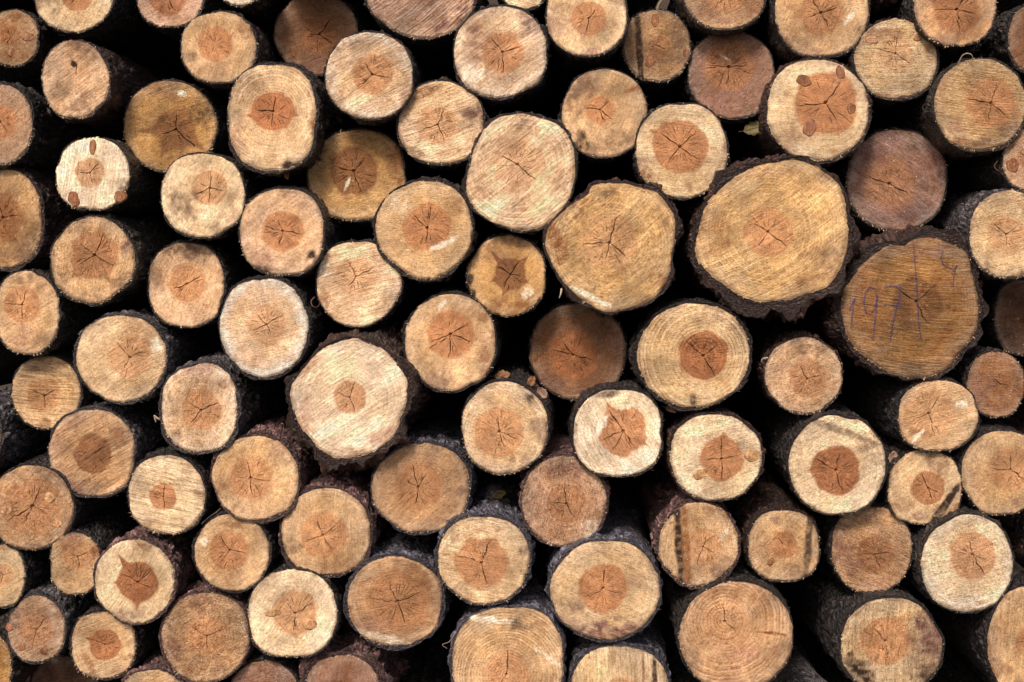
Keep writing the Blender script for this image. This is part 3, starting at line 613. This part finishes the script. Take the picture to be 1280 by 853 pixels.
        c = c * (1 - wm[..., None]) + np.array([.86, .80, .70]) * wm[..., None]
        fine = sm(.30, .70, fbm(X * .16 + 5, Y * .16, sd + 58, 5))
        pale = 'W' in d['sap']
        for k in range(5):
            a = rng.uniform(0, 6.28); q_ = rng.uniform(.7, 1.0); gxx, gyy = cx + rx * math.cos(a) * q_, cy + ry * math.sin(a) * q_
            g = np.hypot((X - gxx) / rng.uniform(9, 30), (Y - gyy) / rng.uniform(7, 24)) + (fbm(X * .055, Y * .055, sd + 60 + k, 5) - .5) * 2.6
            gm = (1 - sm(.35, 1.0, g)) * rng.uniform(.12, .6) * (.45 if pale else 1) * (.45 + .75 * fine)
            c = c * (1 - gm[..., None]) + lin(STC[rng.choice(['gr', 'br', 'pu', 'pk', 'br'])]) * 0.8 * gm[..., None]
        dm = sm(.92, 1.0, rim + (nr - .5) * .16) * 0.5
        c = c * (1 - dm[..., None]) + lin((96, 70, 52)) * dm[..., None]
        for (ex, ey, ea, eb, eang, key, al) in d.get('st', []):
            co, si = math.cos(R(eang)), math.sin(R(eang))
            u = (X - ex) * co - (Y - ey) * si; v = (X - ex) * si + (Y - ey) * co
            nb = (fbm(X * .11, Y * .11, sd + 70, 5) - .5)
            g = np.hypot(u / ea, v / eb) + nb * (1.5 if min(ea, eb) > 6.5 else .55)
            if key == 'wh': g = g + (fbm(X * .25, Y * .25, sd + 75, 3) - .5) * 1.2
            thin = min(ea, eb) < 6.5
            gm = (1 - sm(.55 if thin else .25, 1.1, g)) * min(1, al * 1.25) * ((0.7 if thin else 0.45) + (.5 if thin else 0.75) * sm(.25, .62, fbm(X * .2, Y * .2, sd + 71, 4)))
            gm = np.clip(gm, 0, 1)[..., None]
            c = c * (1 - gm) + lin(STC[key]) * gm
        return np.clip(c, 0.004, 0.88)
    COLR = colour(X, Y, RAD / RHg, RAD / ROg, ROg)
    cc = colour(np.array([[hx]]), np.array([[hy]]), np.array([[0.0]]), np.array([[0.0]]), None)[0]
    spk = d.get('spk', .55); ring = d.get('ring', .18 + .22 * rng.random())
    rsp = rng.uniform(3.4, 4.8)
    def attrs(X, Y, colr, hxx=hx, hyy=hy):
        X = X.ravel(); Y = Y.ravel(); n = len(X)
        dx, dy = X - hxx, -(Y - hyy)
        r = np.hypot(dx, dy); rs = np.maximum(r, .01)
        u = dx * math.cos(R(sa_)) + dy * math.sin(R(sa_)); v = -dx * math.sin(R(sa_)) + dy * math.cos(R(sa_))
        v = v + 6 * np.sin(u * 0.02 + sd)                # the stroke of a bar saw bows a little
        z = np.full(n, sd * 1.37)
        return dict(wood=('FLOAT_COLOR', np.concatenate([colr.reshape(-1, 3), np.ones((n, 1))], 1)),
                    pco=('FLOAT_VECTOR', np.stack([dx, dy, z], 1)), sawco=('FLOAT_VECTOR', np.stack([u, v, z], 1)),
                    polar=('FLOAT_VECTOR', np.stack([r / rsp, dx / rs, dy / rs], 1)),
                    amt=('FLOAT_VECTOR', np.tile([ss * 1.25 + .04, ring * 1.1, spk], (n, 1))))
    def quads(r0, r1, ofs):
        q = np.arange(r0, r1)[:, None] * NT; j = np.arange(NT)[None, :]; j2 = (j + 1) % NT
        a, b, c, e = q + j, q + j2, q + NT + j2, q + NT + j
        return (np.stack([e, c, b, a], -1).reshape(-1, 4)[:, ::-1] + ofs).tolist()
    lowest = c0 + np.array([0, 0, -(ry + t) * pxw])
    root = empty('log', lowest)
    base = lowest
    root['label'] = label; root['category'] = 'log'
    root['group'] = group or 'pine logs stacked with their cut ends facing out'
    # heartwood piece (sub-part) and the sapwood face (part)
    hv = np.concatenate([[ctr], W[:NH].reshape(-1, 3)])
    hX = np.concatenate([[hx], X[:NH].ravel()]); hY = np.concatenate([[hy], Y[:NH].ravel()])
    hc = np.concatenate([cc, COLR[:NH].reshape(-1, 3)])
    hf = [[0, 1 + j, 1 + (j + 1) % NT] for j in range(NT)] + quads(0, NH - 1, 1)
    sv = W[NH - 1:].reshape(-1, 3)
    face = mesh_obj('cut_face', sv, quads(0, NS, 0), WOOD, root, attrs(X[NH - 1:], Y[NH - 1:], COLR[NH - 1:]), base)
    mesh_obj('heartwood', hv, hf, WOOD, face, attrs(hX, hY, hc), base)
    # --- bark
    NB_ = 144 if not low else 56
    if d.get('poly') is not None: NB_ = 224
    thb = np.linspace(0, 2 * math.pi, NB_ + 1)[:-1]
    Rc = radial_fn(cx, cy)
    ob = Rc(thb)
    Q = unproj(cx + ob * np.cos(thb), cy - ob * np.sin(thb), c0, nrm)
    rel = Q - c0
    # sideways direction only (the side of the log runs along its axis)
    NR = (3 if t < 4.5 else 7) if not low else 2      # rows across the cut edge of the bark
    steps = [0.0] * NR
    s = 1.2; g = 1.15 if not low else 1.45
    pos = 0.0
    while pos < 1330:
        pos += s; steps.append(pos); s *= g
    steps = np.array(steps); NSb = len(steps)
    S = np.repeat(steps[:, None], NB_, 1)
    THB = np.repeat(thb[None], NSb, 0); OB = np.repeat(ob[None], NSb, 0)
    cth, sth = np.cos(THB), np.sin(THB)
    def cells(size, stretch, k):
        p3 = np.stack([OB * cth / size, OB * sth / size, S / (size * stretch)], -1).reshape(-1, 3) + sd * 0.37
        w1 = (fbm(cth * 4 + 3, sth * 4 + S * .05, sd + 5 + k, 3) - .5).reshape(-1)
        w2 = (fbm(cth * 4 + 33, sth * 4 - S * .05, sd + 6 + k, 3) - .5).reshape(-1)
        f1, f2, cid = worley(p3 + np.stack([w1, w2, w1 - w2], 1) * 1.3, sd + k)
        return np.clip((f2 - f1) / 0.30, 0, 1).reshape(S.shape), cid.reshape(S.shape)
    big = t >= 4.5
    edge, cid = cells(24.0 if d.get('flk') else 13.0, 1.7, 0)
    edge2, cid2 = cells(8.0, 1.8, 3)
    broad = fbm(cth * 1.7 + 20 + S * .004, sth * 1.7 + 20 + S * .004, sd + 6, 3)
    inw = sm(0, 14, S)                                # scales stand up behind the cut edge
    thick = t * (0.9 * sm(.22, .78, broad) + .32) * (0.75 + 0.40 * cid * edge + .10 * edge2)
    thick = thick + inw * (edge * (.6 + 3.0 * cid) + edge2 * (.4 + 2.2 * cid2) - 1.6)
    if d.get('flk'):
        thick = thick * (.45 + 1.1 * sm(.30, .66, fbm(cth * 3.2 + 11, sth * 3.2 + S * .03, sd + 12, 4)))
    thick = np.maximum(thick, 0.5)
    thick += (fbm(cth * 6 + 50 + S * .06, sth * 6 + S * .1, sd + 9, 4) - .5) * (1.2 + .22 * t)
    rag = (fbm(cth[0] * 5 + 9, sth[0] * 5 + 9, sd + 11, 3) - .42) * (2.5 + .35 * t)
    lip = np.clip(rag, -0.6, 5)
    und_e = (fbm((cx + ob * np.cos(thb)) * .02, (cy - ob * np.sin(thb)) * .02, sd + 2, 3) - .5) * 5.0
    front = lip + und_e + 0.6
    scale = 1 + thick / OB
    butt = 1 + 0.05 * sm(0, 900, S) * (d.get('butt', rng.uniform(-1, 1)))
    bend = np.sin(S / 1330 * math.pi)[..., None] * (np.array([rng.uniform(-1, 1), 0, rng.uniform(-1, 1)]) * 0.012)
    V = c0 + rel[None] * (scale * butt)[..., None] + ax * ((S + front[None] * np.exp(-S / 12)) * pxw)[..., None] + bend
    FRC = np.ones(S.shape)
    rimn = np.zeros(S.shape); RO = np.zeros(S.shape)
    for k in range(NR):
        f = k / max(NR - 1, 1)
        FRC[k] = f
        dn = fbm(cth[0] * 7 + 9 + f * 3, sth[0] * 7 + f * t * .5, sd + 15, 4) - .5
        rimn[k] = dn
        ro_ = -1.6 + (thick[NR] * .93 + 1.6) * f + (dn * t * .25 if 0 < k < NR - 1 else 0)
        dpt = und_e + 2.2 * (1 - f) ** 2 + lip * f + dn * min(t, 9) * .55 + 1.2 * f ** 3
        RO[k] = ro_
        V[k] = c0 + rel * (1 + ro_ / ob)[:, None] + ax * (dpt * pxw)[:, None]
    tb = lin(BT[d.get('btint')]); inner = lin((104, 66, 50))
    tone = (0.45 + 0.9 * cid * edge + .55 * (cid2 - .4) * edge2)[..., None]
    rows = fbm(cth[:NR] * 2.2 + 7, sth[:NR] * 2.2 + FRC[:NR] * t * .55 + 7, sd + 16, 4)
    tone[:NR, :, 0] = .25 + 1.1 * rows
    TC = tb * np.maximum(tone, .25)
    fresh = (np.exp(-S / 2.5) * (1 - .55 * FRC))[..., None] * 0.85
    rimn[:NR] = rows - .5
    lay = np.clip(.6 + 2.4 * rimn, .15, 1.5)[..., None]
    TC = TC * (1 - fresh) + inner * lay * (.62 if d.get('flk') else .42) * fresh
    nvb = NSb * NB_
    pcb = np.stack([(OB + RO * 2.2) * cth, S + RO * 3.0 * (FRC < 1), (OB + RO * 2.2) * sth + sd * 1.3], -1).reshape(-1, 3)
    q = np.arange(NSb - 1)[:, None] * NB_; j = np.arange(NB_)[None]; j2 = (j + 1) % NB_
    bf = np.stack([q + j, q + NB_ + j, q + NB_ + j2, q + j2], -1).reshape(-1, 4).tolist()
    bv = V.reshape(-1, 3)
    # far end closed
    bv = np.concatenate([bv, [V[-1].mean(0)]]); pcb = np.concatenate([pcb, [pcb[-1]]])
    bf += [[nvb, (NSb - 1) * NB_ + (jj + 1) % NB_, (NSb - 1) * NB_ + jj] for jj in range(NB_)]
    tca = np.concatenate([TC.reshape(-1, 3), [tb]]); tca = np.concatenate([tca, np.ones((len(tca), 1))], 1)
    bark = mesh_obj('bark', bv, bf, BARK, root, dict(tint=('FLOAT_COLOR', tca), pco=('FLOAT_VECTOR', pcb)), base, smooth=True)
    if low:
        return root
    def at(px_, py_, fwd=0.0):
        p = unproj(np.array([px_], float), np.array([py_], float), c0, nrm)[0]
        u = (float(fbm(px_ * .02, py_ * .02, sd + 2, 3)) - .5) * 5.0
        return p + ax * (u - fwd) * pxw
    # --- knots: lens-shaped plugs in the face
    for (kx, ky, ka, kb, kr) in d.get('kn', []):
        n, m_ = 28, 7
        kX, kY, kz = [kx], [ky], [.9]
        for a in range(1, m_ + 1):
            for b in range(n):
                th = 2 * math.pi * b / n
                rr_ = a / m_ * (1 + .06 * math.sin(2 * th + kx) + .05 * math.sin(3 * th + kx) + .05 * math.sin(5 * th + ky))
                u, v = ka * rr_ * math.cos(th), kb * rr_ * math.sin(th)
                co, si = math.cos(R(kr)), math.sin(R(kr))
                kX.append(kx + u * co + v * si); kY.append(ky - u * si + v * co)
                kz.append((.7 * (1 - (a / m_) ** 2) + .2) if a < m_ else -1.5)
        kX, kY, kz = np.array(kX), np.array(kY), np.array(kz)
        kv = np.array([at(a, b, c) for a, b, c in zip(kX, kY, kz)])
        rr_ = np.hypot((kX - kx) / ka, (kY - ky) / kb)
        kl = d.get('klight')
        kc = lin((206, 158, 118) if kl else (160, 110, 82)) * (0.8 + .5 * fbm(kX * .2, kY * .2, sd + 80, 3))[:, None] * (1 + (.12 if kl else .2) * np.sin(rr_ * 13))[:, None]
        kc = kc * rng.uniform(.7, 1.05) * np.array([1, 1 + rng.uniform(-.06, .06), 1 + rng.uniform(-.1, .12)])
        kc = kc * (.8 + .45 * sm(.35, .65, fbm(kX * .5, kY * .12, sd + 82, 3)))[:, None]
        ed = sm(.80, .93, rr_)[:, None] * (.55 if kl else .45)
        kc = kc * (1 - ed) + lin((66, 40, 30)) * ed
        kf = [[0, 1 + b, 1 + (b + 1) % n] for b in range(n)]
        for a in range(m_ - 1):
            for b in range(n):
                b2 = (b + 1) % n
                kf.append([1 + a * n + b, 1 + (a + 1) * n + b, 1 + (a + 1) * n + b2, 1 + a * n + b2])
        kf = [f[::-1] for f in kf]
        mesh_obj('knot', kv, kf, WOOD, face, attrs(kX, kY, kc, kx, ky), base, smooth=True)
    # --- torn fibres left by the saw along the rim
    sv_, sf_ = [], []
    up = np.array([0, 0, 1.0]); rt = np.array([1.0, 0, 0])
    for k in range(rng.randint(8, 58)):
        a = rng.gauss(-1.75, .9) if rng.random() < .7 else rng.uniform(0, 6.28)
        r = float(Rout(np.array([a]))[0]) + rng.uniform(-1.6, .4)
        p = at(hx + r * math.cos(a), hy - r * math.sin(a), rng.uniform(-.8, .3))
        da = a + rng.gauss(0, .7)
        dr = rt * math.cos(da) + up * math.sin(da) + np.array([0, -rng.uniform(-.3, .6), 0])
        ln = rng.uniform(.8, 2.6) * (1.9 if rng.random() < .10 else 1) * pxw
        sd_ = np.cross(dr, [0, 1, 0]); sd_ = sd_ / (np.linalg.norm(sd_) + 1e-9) * rng.uniform(.22, .6) * pxw
        b0 = len(sv_)
        nr_ = np.array([0, -.35 * pxw, 0])
        sv_ += [p - sd_, p + sd_, p + nr_, p + dr * ln]
        sf_ += [[b0, b0 + 2, b0 + 3], [b0 + 2, b0 + 1, b0 + 3], [b0 + 1, b0, b0 + 3], [b0, b0 + 1, b0 + 2]]
    so = mesh_obj('torn_fibres', sv_, sf_, SPLINT, root, None, base); so['kind'] = 'stuff'
    # --- bark shreds standing off the bark
    sv_, sf_ = [], []
    for k in range(rng.randint(16, 30)):
        ia = rng.randrange(NB_); ib = rng.randrange(1, min(NSb, 12))
        p = V[ib, ia]; out = rel[ia] / np.linalg.norm(rel[ia])
        tg = np.cross(out, ax); w = rng.uniform(.3, .8) * pxw; ln = rng.uniform(2, 6) * pxw
        e1 = p + out * ln * .35 + tg * rng.uniform(-.7, .7) * ln - ax * rng.uniform(0, .5) * ln
        e2 = e1 + out * ln * .3 + tg * rng.uniform(-.7, .7) * ln
        b0 = len(sv_)
        sv_ += [p - ax * w, p + ax * w, p + tg * w, e1 - ax * w * .6, e1 + ax * w * .6, e1 + tg * w * .6, e2]
        for (x, y_) in ((0, 1), (1, 2), (2, 0)):
            sf_ += [[b0 + x, b0 + y_, b0 + 3 + y_, b0 + 3 + x], [b0 + 3 + x, b0 + 3 + y_, b0 + 6]]
    so = mesh_obj('bark_shreds', sv_, sf_, SHRED, bark, None, base); so['kind'] = 'stuff'
    # --- loose bark scales on the thick-barked logs
    for k in range(d.get('flk', 0)):
        ia = rng.randrange(NB_); span = rng.randint(5, 11); ib = 2
        ids = [(ia + q) % NB_ for q in range(span)]
        th_ = rng.uniform(.25, .5) * t
        vv, nn_ = [], len(ids)
        for layer in (0.0, 1.0):
            for z in (-1.0, rng.uniform(5, 9)):
                for q, jx in enumerate(ids):
                    e = math.sin(math.pi * (q + .35) / (nn_ - .3))
                    o_ = rel[jx] / np.linalg.norm(rel[jx])
                    wob = .5 + .5 * float(vn(q * .9 + k * 7.0, z * .3, sd + 90))
                    p = V[NR, jx] + o_ * pxw * (-1.2 + layer * (th_ * e * wob + .6)) + ax * pxw * (z * (.5 + .5 * e) + 2 * (wob - .5))
                    vv.append(p)
        ff = []
        def I(l, z, q): return (l * 2 + z) * nn_ + q
        for q in range(nn_ - 1):
            ff += [[I(1, 0, q), I(1, 0, q + 1), I(1, 1, q + 1), I(1, 1, q)], [I(0, 0, q), I(0, 1, q), I(0, 1, q + 1), I(0, 0, q + 1)],
                   [I(0, 0, q), I(0, 0, q + 1), I(1, 0, q + 1), I(1, 0, q)], [I(0, 1, q), I(1, 1, q), I(1, 1, q + 1), I(0, 1, q + 1)]]
        ff += [[I(0, 0, 0), I(1, 0, 0), I(1, 1, 0), I(0, 1, 0)], [I(0, 0, nn_ - 1), I(0, 1, nn_ - 1), I(1, 1, nn_ - 1), I(1, 0, nn_ - 1)]]
        fc = np.tile(np.append(lin(BT['r']) * rng.uniform(.5, 1.2), 1), (len(vv), 1))
        pc = np.array([[q * 2.0, k * 9.0, sd + q % 5] for q in range(len(vv))])
        mesh_obj('bark_scale', vv, ff, BARK, bark, dict(tint=('FLOAT_COLOR', fc), pco=('FLOAT_VECTOR', pc)), base)
    # --- crayon numerals
    if d.get('ink'):
        Z = lambda pts: [(940 + x / 3.709, 210 + y / 3.709) for x, y in pts]
        strokes = [('numeral_one', [Z([(452, 662), (466, 628), (478, 602), (470, 640), (464, 690), (459, 745)])], .9),
                   ('numeral_nine', [Z([(580, 602), (572, 566), (548, 552), (527, 578), (518, 628), (526, 668), (550, 680), (570, 652), (580, 602)]), Z([(581, 600), (576, 660), (567, 730), (561, 802)])], 1.0),
                   ('numeral_seven', [Z([(612, 556), (650, 548), (692, 551)]), Z([(692, 551), (684, 598), (664, 665), (650, 735), (641, 814)]), Z([(612, 634), (655, 636), (702, 642)])], 1.05),
                   ('upright_bar', [Z([(750, 366), (755, 450), (763, 545), (767, 640), (771, 715), (781, 792)])], .95),
                   ('numeral_four', [Z([(886, 384), (876, 416), (884, 446), (912, 462), (938, 478), (950, 452)]), Z([(946, 456), (938, 492), (933, 552)])], 1.0)]
        for nm_, sts, wd in strokes:
            vv, ff = [], []
            for st in sts:
                P = np.array(st); seg = np.linspace(0, len(P) - 1, (len(P) - 1) * 6 + 1)
                pp = np.stack([np.interp(seg, range(len(P)), P[:, 0]), np.interp(seg, range(len(P)), P[:, 1])], 1)
                tg = np.gradient(pp, axis=0); tg /= np.linalg.norm(tg, axis=1)[:, None]
                nrm2 = np.stack([-tg[:, 1], tg[:, 0]], 1)
                b0 = len(vv)
                for q in range(len(pp)):
                    w = wd * (.75 + .5 * rng.random())
                    for sgn, fw in ((-1, .45), (0, .75), (1, .45)):
                        e = pp[q] + nrm2[q] * w * sgn
                        vv.append(at(e[0], e[1], fw))
                for q in range(len(pp) - 1):
                    o_ = b0 + q * 3
                    ff += [[o_, o_ + 1, o_ + 4, o_ + 3], [o_ + 1, o_ + 2, o_ + 5, o_ + 4]]
            mesh_obj(nm_, vv, ff, INK, face, None, base)
    return root

for i, d in enumerate(LOGS):
    build_log(i, d, d['label'])

# ------------------------------------------------------------------ the pile goes on past the frame: plainer logs all round, down to the ground
rng = random.Random(4)
discs = [(d['cx'], d['cy'], max(d['rx'], d['ry']) + d.get('t', 2)) for d in LOGS]
floor_py = None
gp = np.array([0, 0, 0.0])
# photo row at which the pile front meets the ground
floor_py = 426.5 + FPX * math.tan(math.atan(CAM_H / DIST) - PITCH)
extra = []
cand = 0
for rr_ in (62, 52, 44, 36):
    for k in range(2600):
        x, y = rng.uniform(-150, 1430), rng.uniform(-150, floor_py - rr_ - 4)
        r = rr_ * rng.uniform(.92, 1.06)
        if -r * .55 < x < 1280 + r * .55 and -r * .55 < y < 853 + r * .55: continue
        if y + r > floor_py - 30: y = floor_py - r - 3
        if any((x - a) ** 2 + (y - b) ** 2 < (r + c + 2) ** 2 for a, b, c in discs): continue
        if 0 < x + r and x - r < 1280 and y + r > 0 and y - r < 853: continue
        discs.append((x, y, r)); extra.append((x, y, r))
for k, (x, y, r) in enumerate(extra):
    d = dict(cx=x, cy=y, rx=r * .97, ry=r * .97, hx=x + rng.uniform(-4, 4), hy=y + rng.uniform(-4, 4), hr=r * .45, sap=rng.choice(['T', 'C', 'P', 'B', 'TB']), heart=rng.choice(['o', 'or', 'b']), t=3, dep=rng.uniform(-2, 5), btint=rng.choice([None, 'b', 'r']))
    build_log(500 + k, d, 'plain pine log of the pile lying beyond the edge of the photograph', 'pile logs beyond the edge of the photograph', low=True)
print('extra logs', len(extra))

# ------------------------------------------------------------------ litter caught between the logs
def place(px, py, dep):
    return unproj(np.array([px], float), np.array([py], float), np.array([0, -dep / 100.0, 0]), np.array([0, -1.0, 0]))[0]

def leaf(px, py, dep, ln, wd, rz, tilt, curl, mat, label, seed):
    rg = random.Random(seed)
    c = place(px, py, dep); k = PX
    n, m_ = 11, 5
    vv = []
    for side in (0, 1):
        for a in range(n):
            u = a / (n - 1)
            w = wd * math.sin(math.pi * min(1, u * .96 + .02)) ** .75 * (1 + .18 * math.sin(u * 23 + seed))
            for b in range(m_):
                v = (b / (m_ - 1) - .5) * 2
                x = (u - .5) * ln; y = v * w * .5
                z = curl * (v * v * w * .5 + (u - .5) ** 2 * ln) + .8 * math.sin(u * 9 + v * 3 + seed) - side * .35
                vv.append((x * k, y * k, z * k))
    def I(s, a, b): return s * n * m_ + a * m_ + b
    ff = []
    for a in range(n - 1):
        for b in range(m_ - 1):
            ff += [[I(0, a, b), I(0, a + 1, b), I(0, a + 1, b + 1), I(0, a, b + 1)], [I(1, a, b), I(1, a, b + 1), I(1, a + 1, b + 1), I(1, a + 1, b)]]
        ff += [[I(0, a, 0), I(1, a, 0), I(1, a + 1, 0), I(0, a + 1, 0)], [I(0, a, m_ - 1), I(0, a + 1, m_ - 1), I(1, a + 1, m_ - 1), I(1, a, m_ - 1)]]
    for b in range(m_ - 1):
        ff += [[I(0, 0, b), I(0, 0, b + 1), I(1, 0, b + 1), I(1, 0, b)], [I(0, n - 1, b), I(1, n - 1, b), I(1, n - 1, b + 1), I(0, n - 1, b + 1)]]
    o = empty('dry_leaf', c)
    blade = mesh_obj('leaf_blade', vv, ff, mat, o, None, None, smooth=True)
    # midrib and stalk
    sv_, sf_ = [], []
    pts = [((u - .5) * ln, 0, curl * (u - .5) ** 2 * ln + .45 + .8 * math.sin(u * 9 + seed)) for u in np.linspace(-.25, .95, 9)]
    for q, (x, y, z) in enumerate(pts):
        r = .5 * (1 - q / 10)
        for e in range(4):
            sv_.append((x * k, (y + r * math.cos(e * 1.57)) * k, (z + r * math.sin(e * 1.57)) * k))
    for q in range(len(pts) - 1):
        for e in range(4):
            e2 = (e + 1) % 4
            sf_.append([q * 4 + e, q * 4 + e2, q * 4 + 4 + e2, q * 4 + 4 + e])
    mesh_obj('leaf_stalk', sv_, sf_, SHRED, o)
    o.rotation_euler = (R(90) + tilt, 0, 0)
    o.rotation_euler = (Matrix.Rotation(rg.uniform(-.25, .25), 3, 'Z') @ Matrix.Rotation(R(90) + tilt, 3, 'X') @ Matrix.Rotation(R(rz), 3, 'Z')).to_euler()
    o['label'] = label; o['category'] = 'leaf'; o['group'] = 'dry leaves caught between the logs'

leaf(628, 470, 3, 20, 13, 10, -.5, .35, LEAF, 'tan curled dry leaf on top of the cream log below centre', 1)
leaf(664, 477, 3, 15, 10, 60, -.2, .4, LEAF, 'orange brown dry leaf behind the rim of the leaf-topped log', 2)
leaf(678, 491, 4, 17, 12, -50, .1, .3, LEAF2, 'pale pinkish dry leaf at the right end of the leaf cluster', 3)
leaf(942, 161, -6, 26, 18, 15, -.2, .2, LEAF3, 'olive dry leaf in the dark gap above the biggest log', 4)
leaf(1116, 572, 0, 17, 12, 80, 0, .3, LEAF2, 'pinkish dry leaf between the bright cream and scarred logs', 5)
leaf(77, 424, -3, 15, 8, 75, 0, .4, LEAF3, 'brown leaf scrap beside the tan log at left', 6)
leaf(624, 618, -8, 20, 11, 25, .1, .4, LEAF3, 'dim dry leaf in the gap above the log with the sky-tinted bark crest', 7)
leaf(838, 512, 2, 16, 6, -25, .1, .4, LEAF2, 'pale bark-coloured leaf shred under the russet-hearted golden log', 8)
leaf(311, 253, 2, 14, 7, 35, .0, .4, LEAF3, 'small ochre leaf chip between the stained cream and squarish logs', 9)
leaf(358, 218, 4, 14, 7, -75, .0, .5, LEAF, 'rusty leaf tatter hanging under the squarish cream log', 10)

def strand(pts, w, mat, label, cat, name='bark_strand'):
    P = np.array([place(*p) for p in pts])
    seg = np.linspace(0, len(P) - 1, (len(P) - 1) * 6 + 1); n = len(P)
    k = np.clip(np.floor(seg).astype(int), 0, n - 2); f = (seg - k)[:, None]
    g = lambda q: P[np.clip(q, 0, n - 1)]
    C = 0.5 * (2 * g(k) + (g(k + 1) - g(k - 1)) * f + (2 * g(k - 1) - 5 * g(k) + 4 * g(k + 1) - g(k + 2)) * f ** 2 + (3 * g(k) - g(k - 1) - 3 * g(k + 1) + g(k + 2)) * f ** 3)
    vv, ff = [], []
    for q, c in enumerate(C):
        r = w * PX * (1 - .75 * q / len(C))
        for e in range(5):
            vv.append(c + np.array([r * math.cos(e * 1.2566), r * .6 * math.cos(e * 1.2566 + .8), r * math.sin(e * 1.2566)]))
    for q in range(len(C) - 1):
        for e in range(5):
            e2 = (e + 1) % 5
            ff.append([q * 5 + e, q * 5 + e2, q * 5 + 5 + e2, q * 5 + 5 + e])
    ff += [[4, 3, 2, 1, 0], [len(vv) - 5 + e for e in range(5)]]
    o = mesh_obj(name, np.array(vv), ff, mat, None, None, np.array(vv[0]), smooth=True)
    o.location = vv[0]
    o['label'] = label; o['category'] = cat

strand([(1198, 80, 6), (1203, 70, 7), (1210, 67, 7.5), (1216, 71, 7), (1212, 78, 6.4)], 1.0, STRAND, 'pale curl of bast on top of the straw coloured log', 'bark strip', 'bast_curl')
strand([(822, 12, -1.5), (824, 6, -1), (827, 0, -.5), (825, -8, 0), (828, -18, 1)], 1.8, STRAND, 'pale bark strip hanging above the grooved log at the top edge', 'bark strip', 'bark_strip')
strand([(570, 790, 5), (562, 802, 4), (553, 806, 3), (559, 811, 2.5)], .7, STRAND, 'thin pale twig bent in the dark gap near the bottom edge', 'twig', 'twig')
strand([(393, 372, 3.5), (389, 377, 4), (391, 383, 4.3), (397, 384, 4), (400, 379, 3.6)], 1.0, SHRED, 'little brown bark curl left of the rosy cream log', 'bark strip', 'bast_curl')
strand([(1247, 202, 4), (1243, 208, 4.5), (1248, 214, 4.6), (1253, 211, 4.5)], .8, SHRED, 'fine brown bast loop near the right edge', 'bark strip', 'bast_curl')
strand([(252, 655, 4), (262, 646, 3), (271, 640, 2), (276, 635, 1)], .8, STRAND, 'straw-coloured fibre across the gap by the pale yellow log', 'twig', 'grass_blade')
strand([(205, 525, 4.5), (198, 524, 4.8), (193, 520, 5), (195, 528, 4.6)], 2.0, STRAND, 'frayed pale splinter on the left of the pinkish cream log', 'splinter', 'splinter')
strand([(959, 448, 3), (953, 449, 3.5), (952, 453, 3.2)], 2.0, STRAND, 'pale bark chip on the left rim of the small rusty tan log', 'splinter', 'splinter')
strand([(702, 362, 7), (701, 368, 7.4), (699, 373, 7.4)], 1.7, STRAND, 'tiny pale shred dangling from the golden polygonal log', 'splinter', 'splinter')
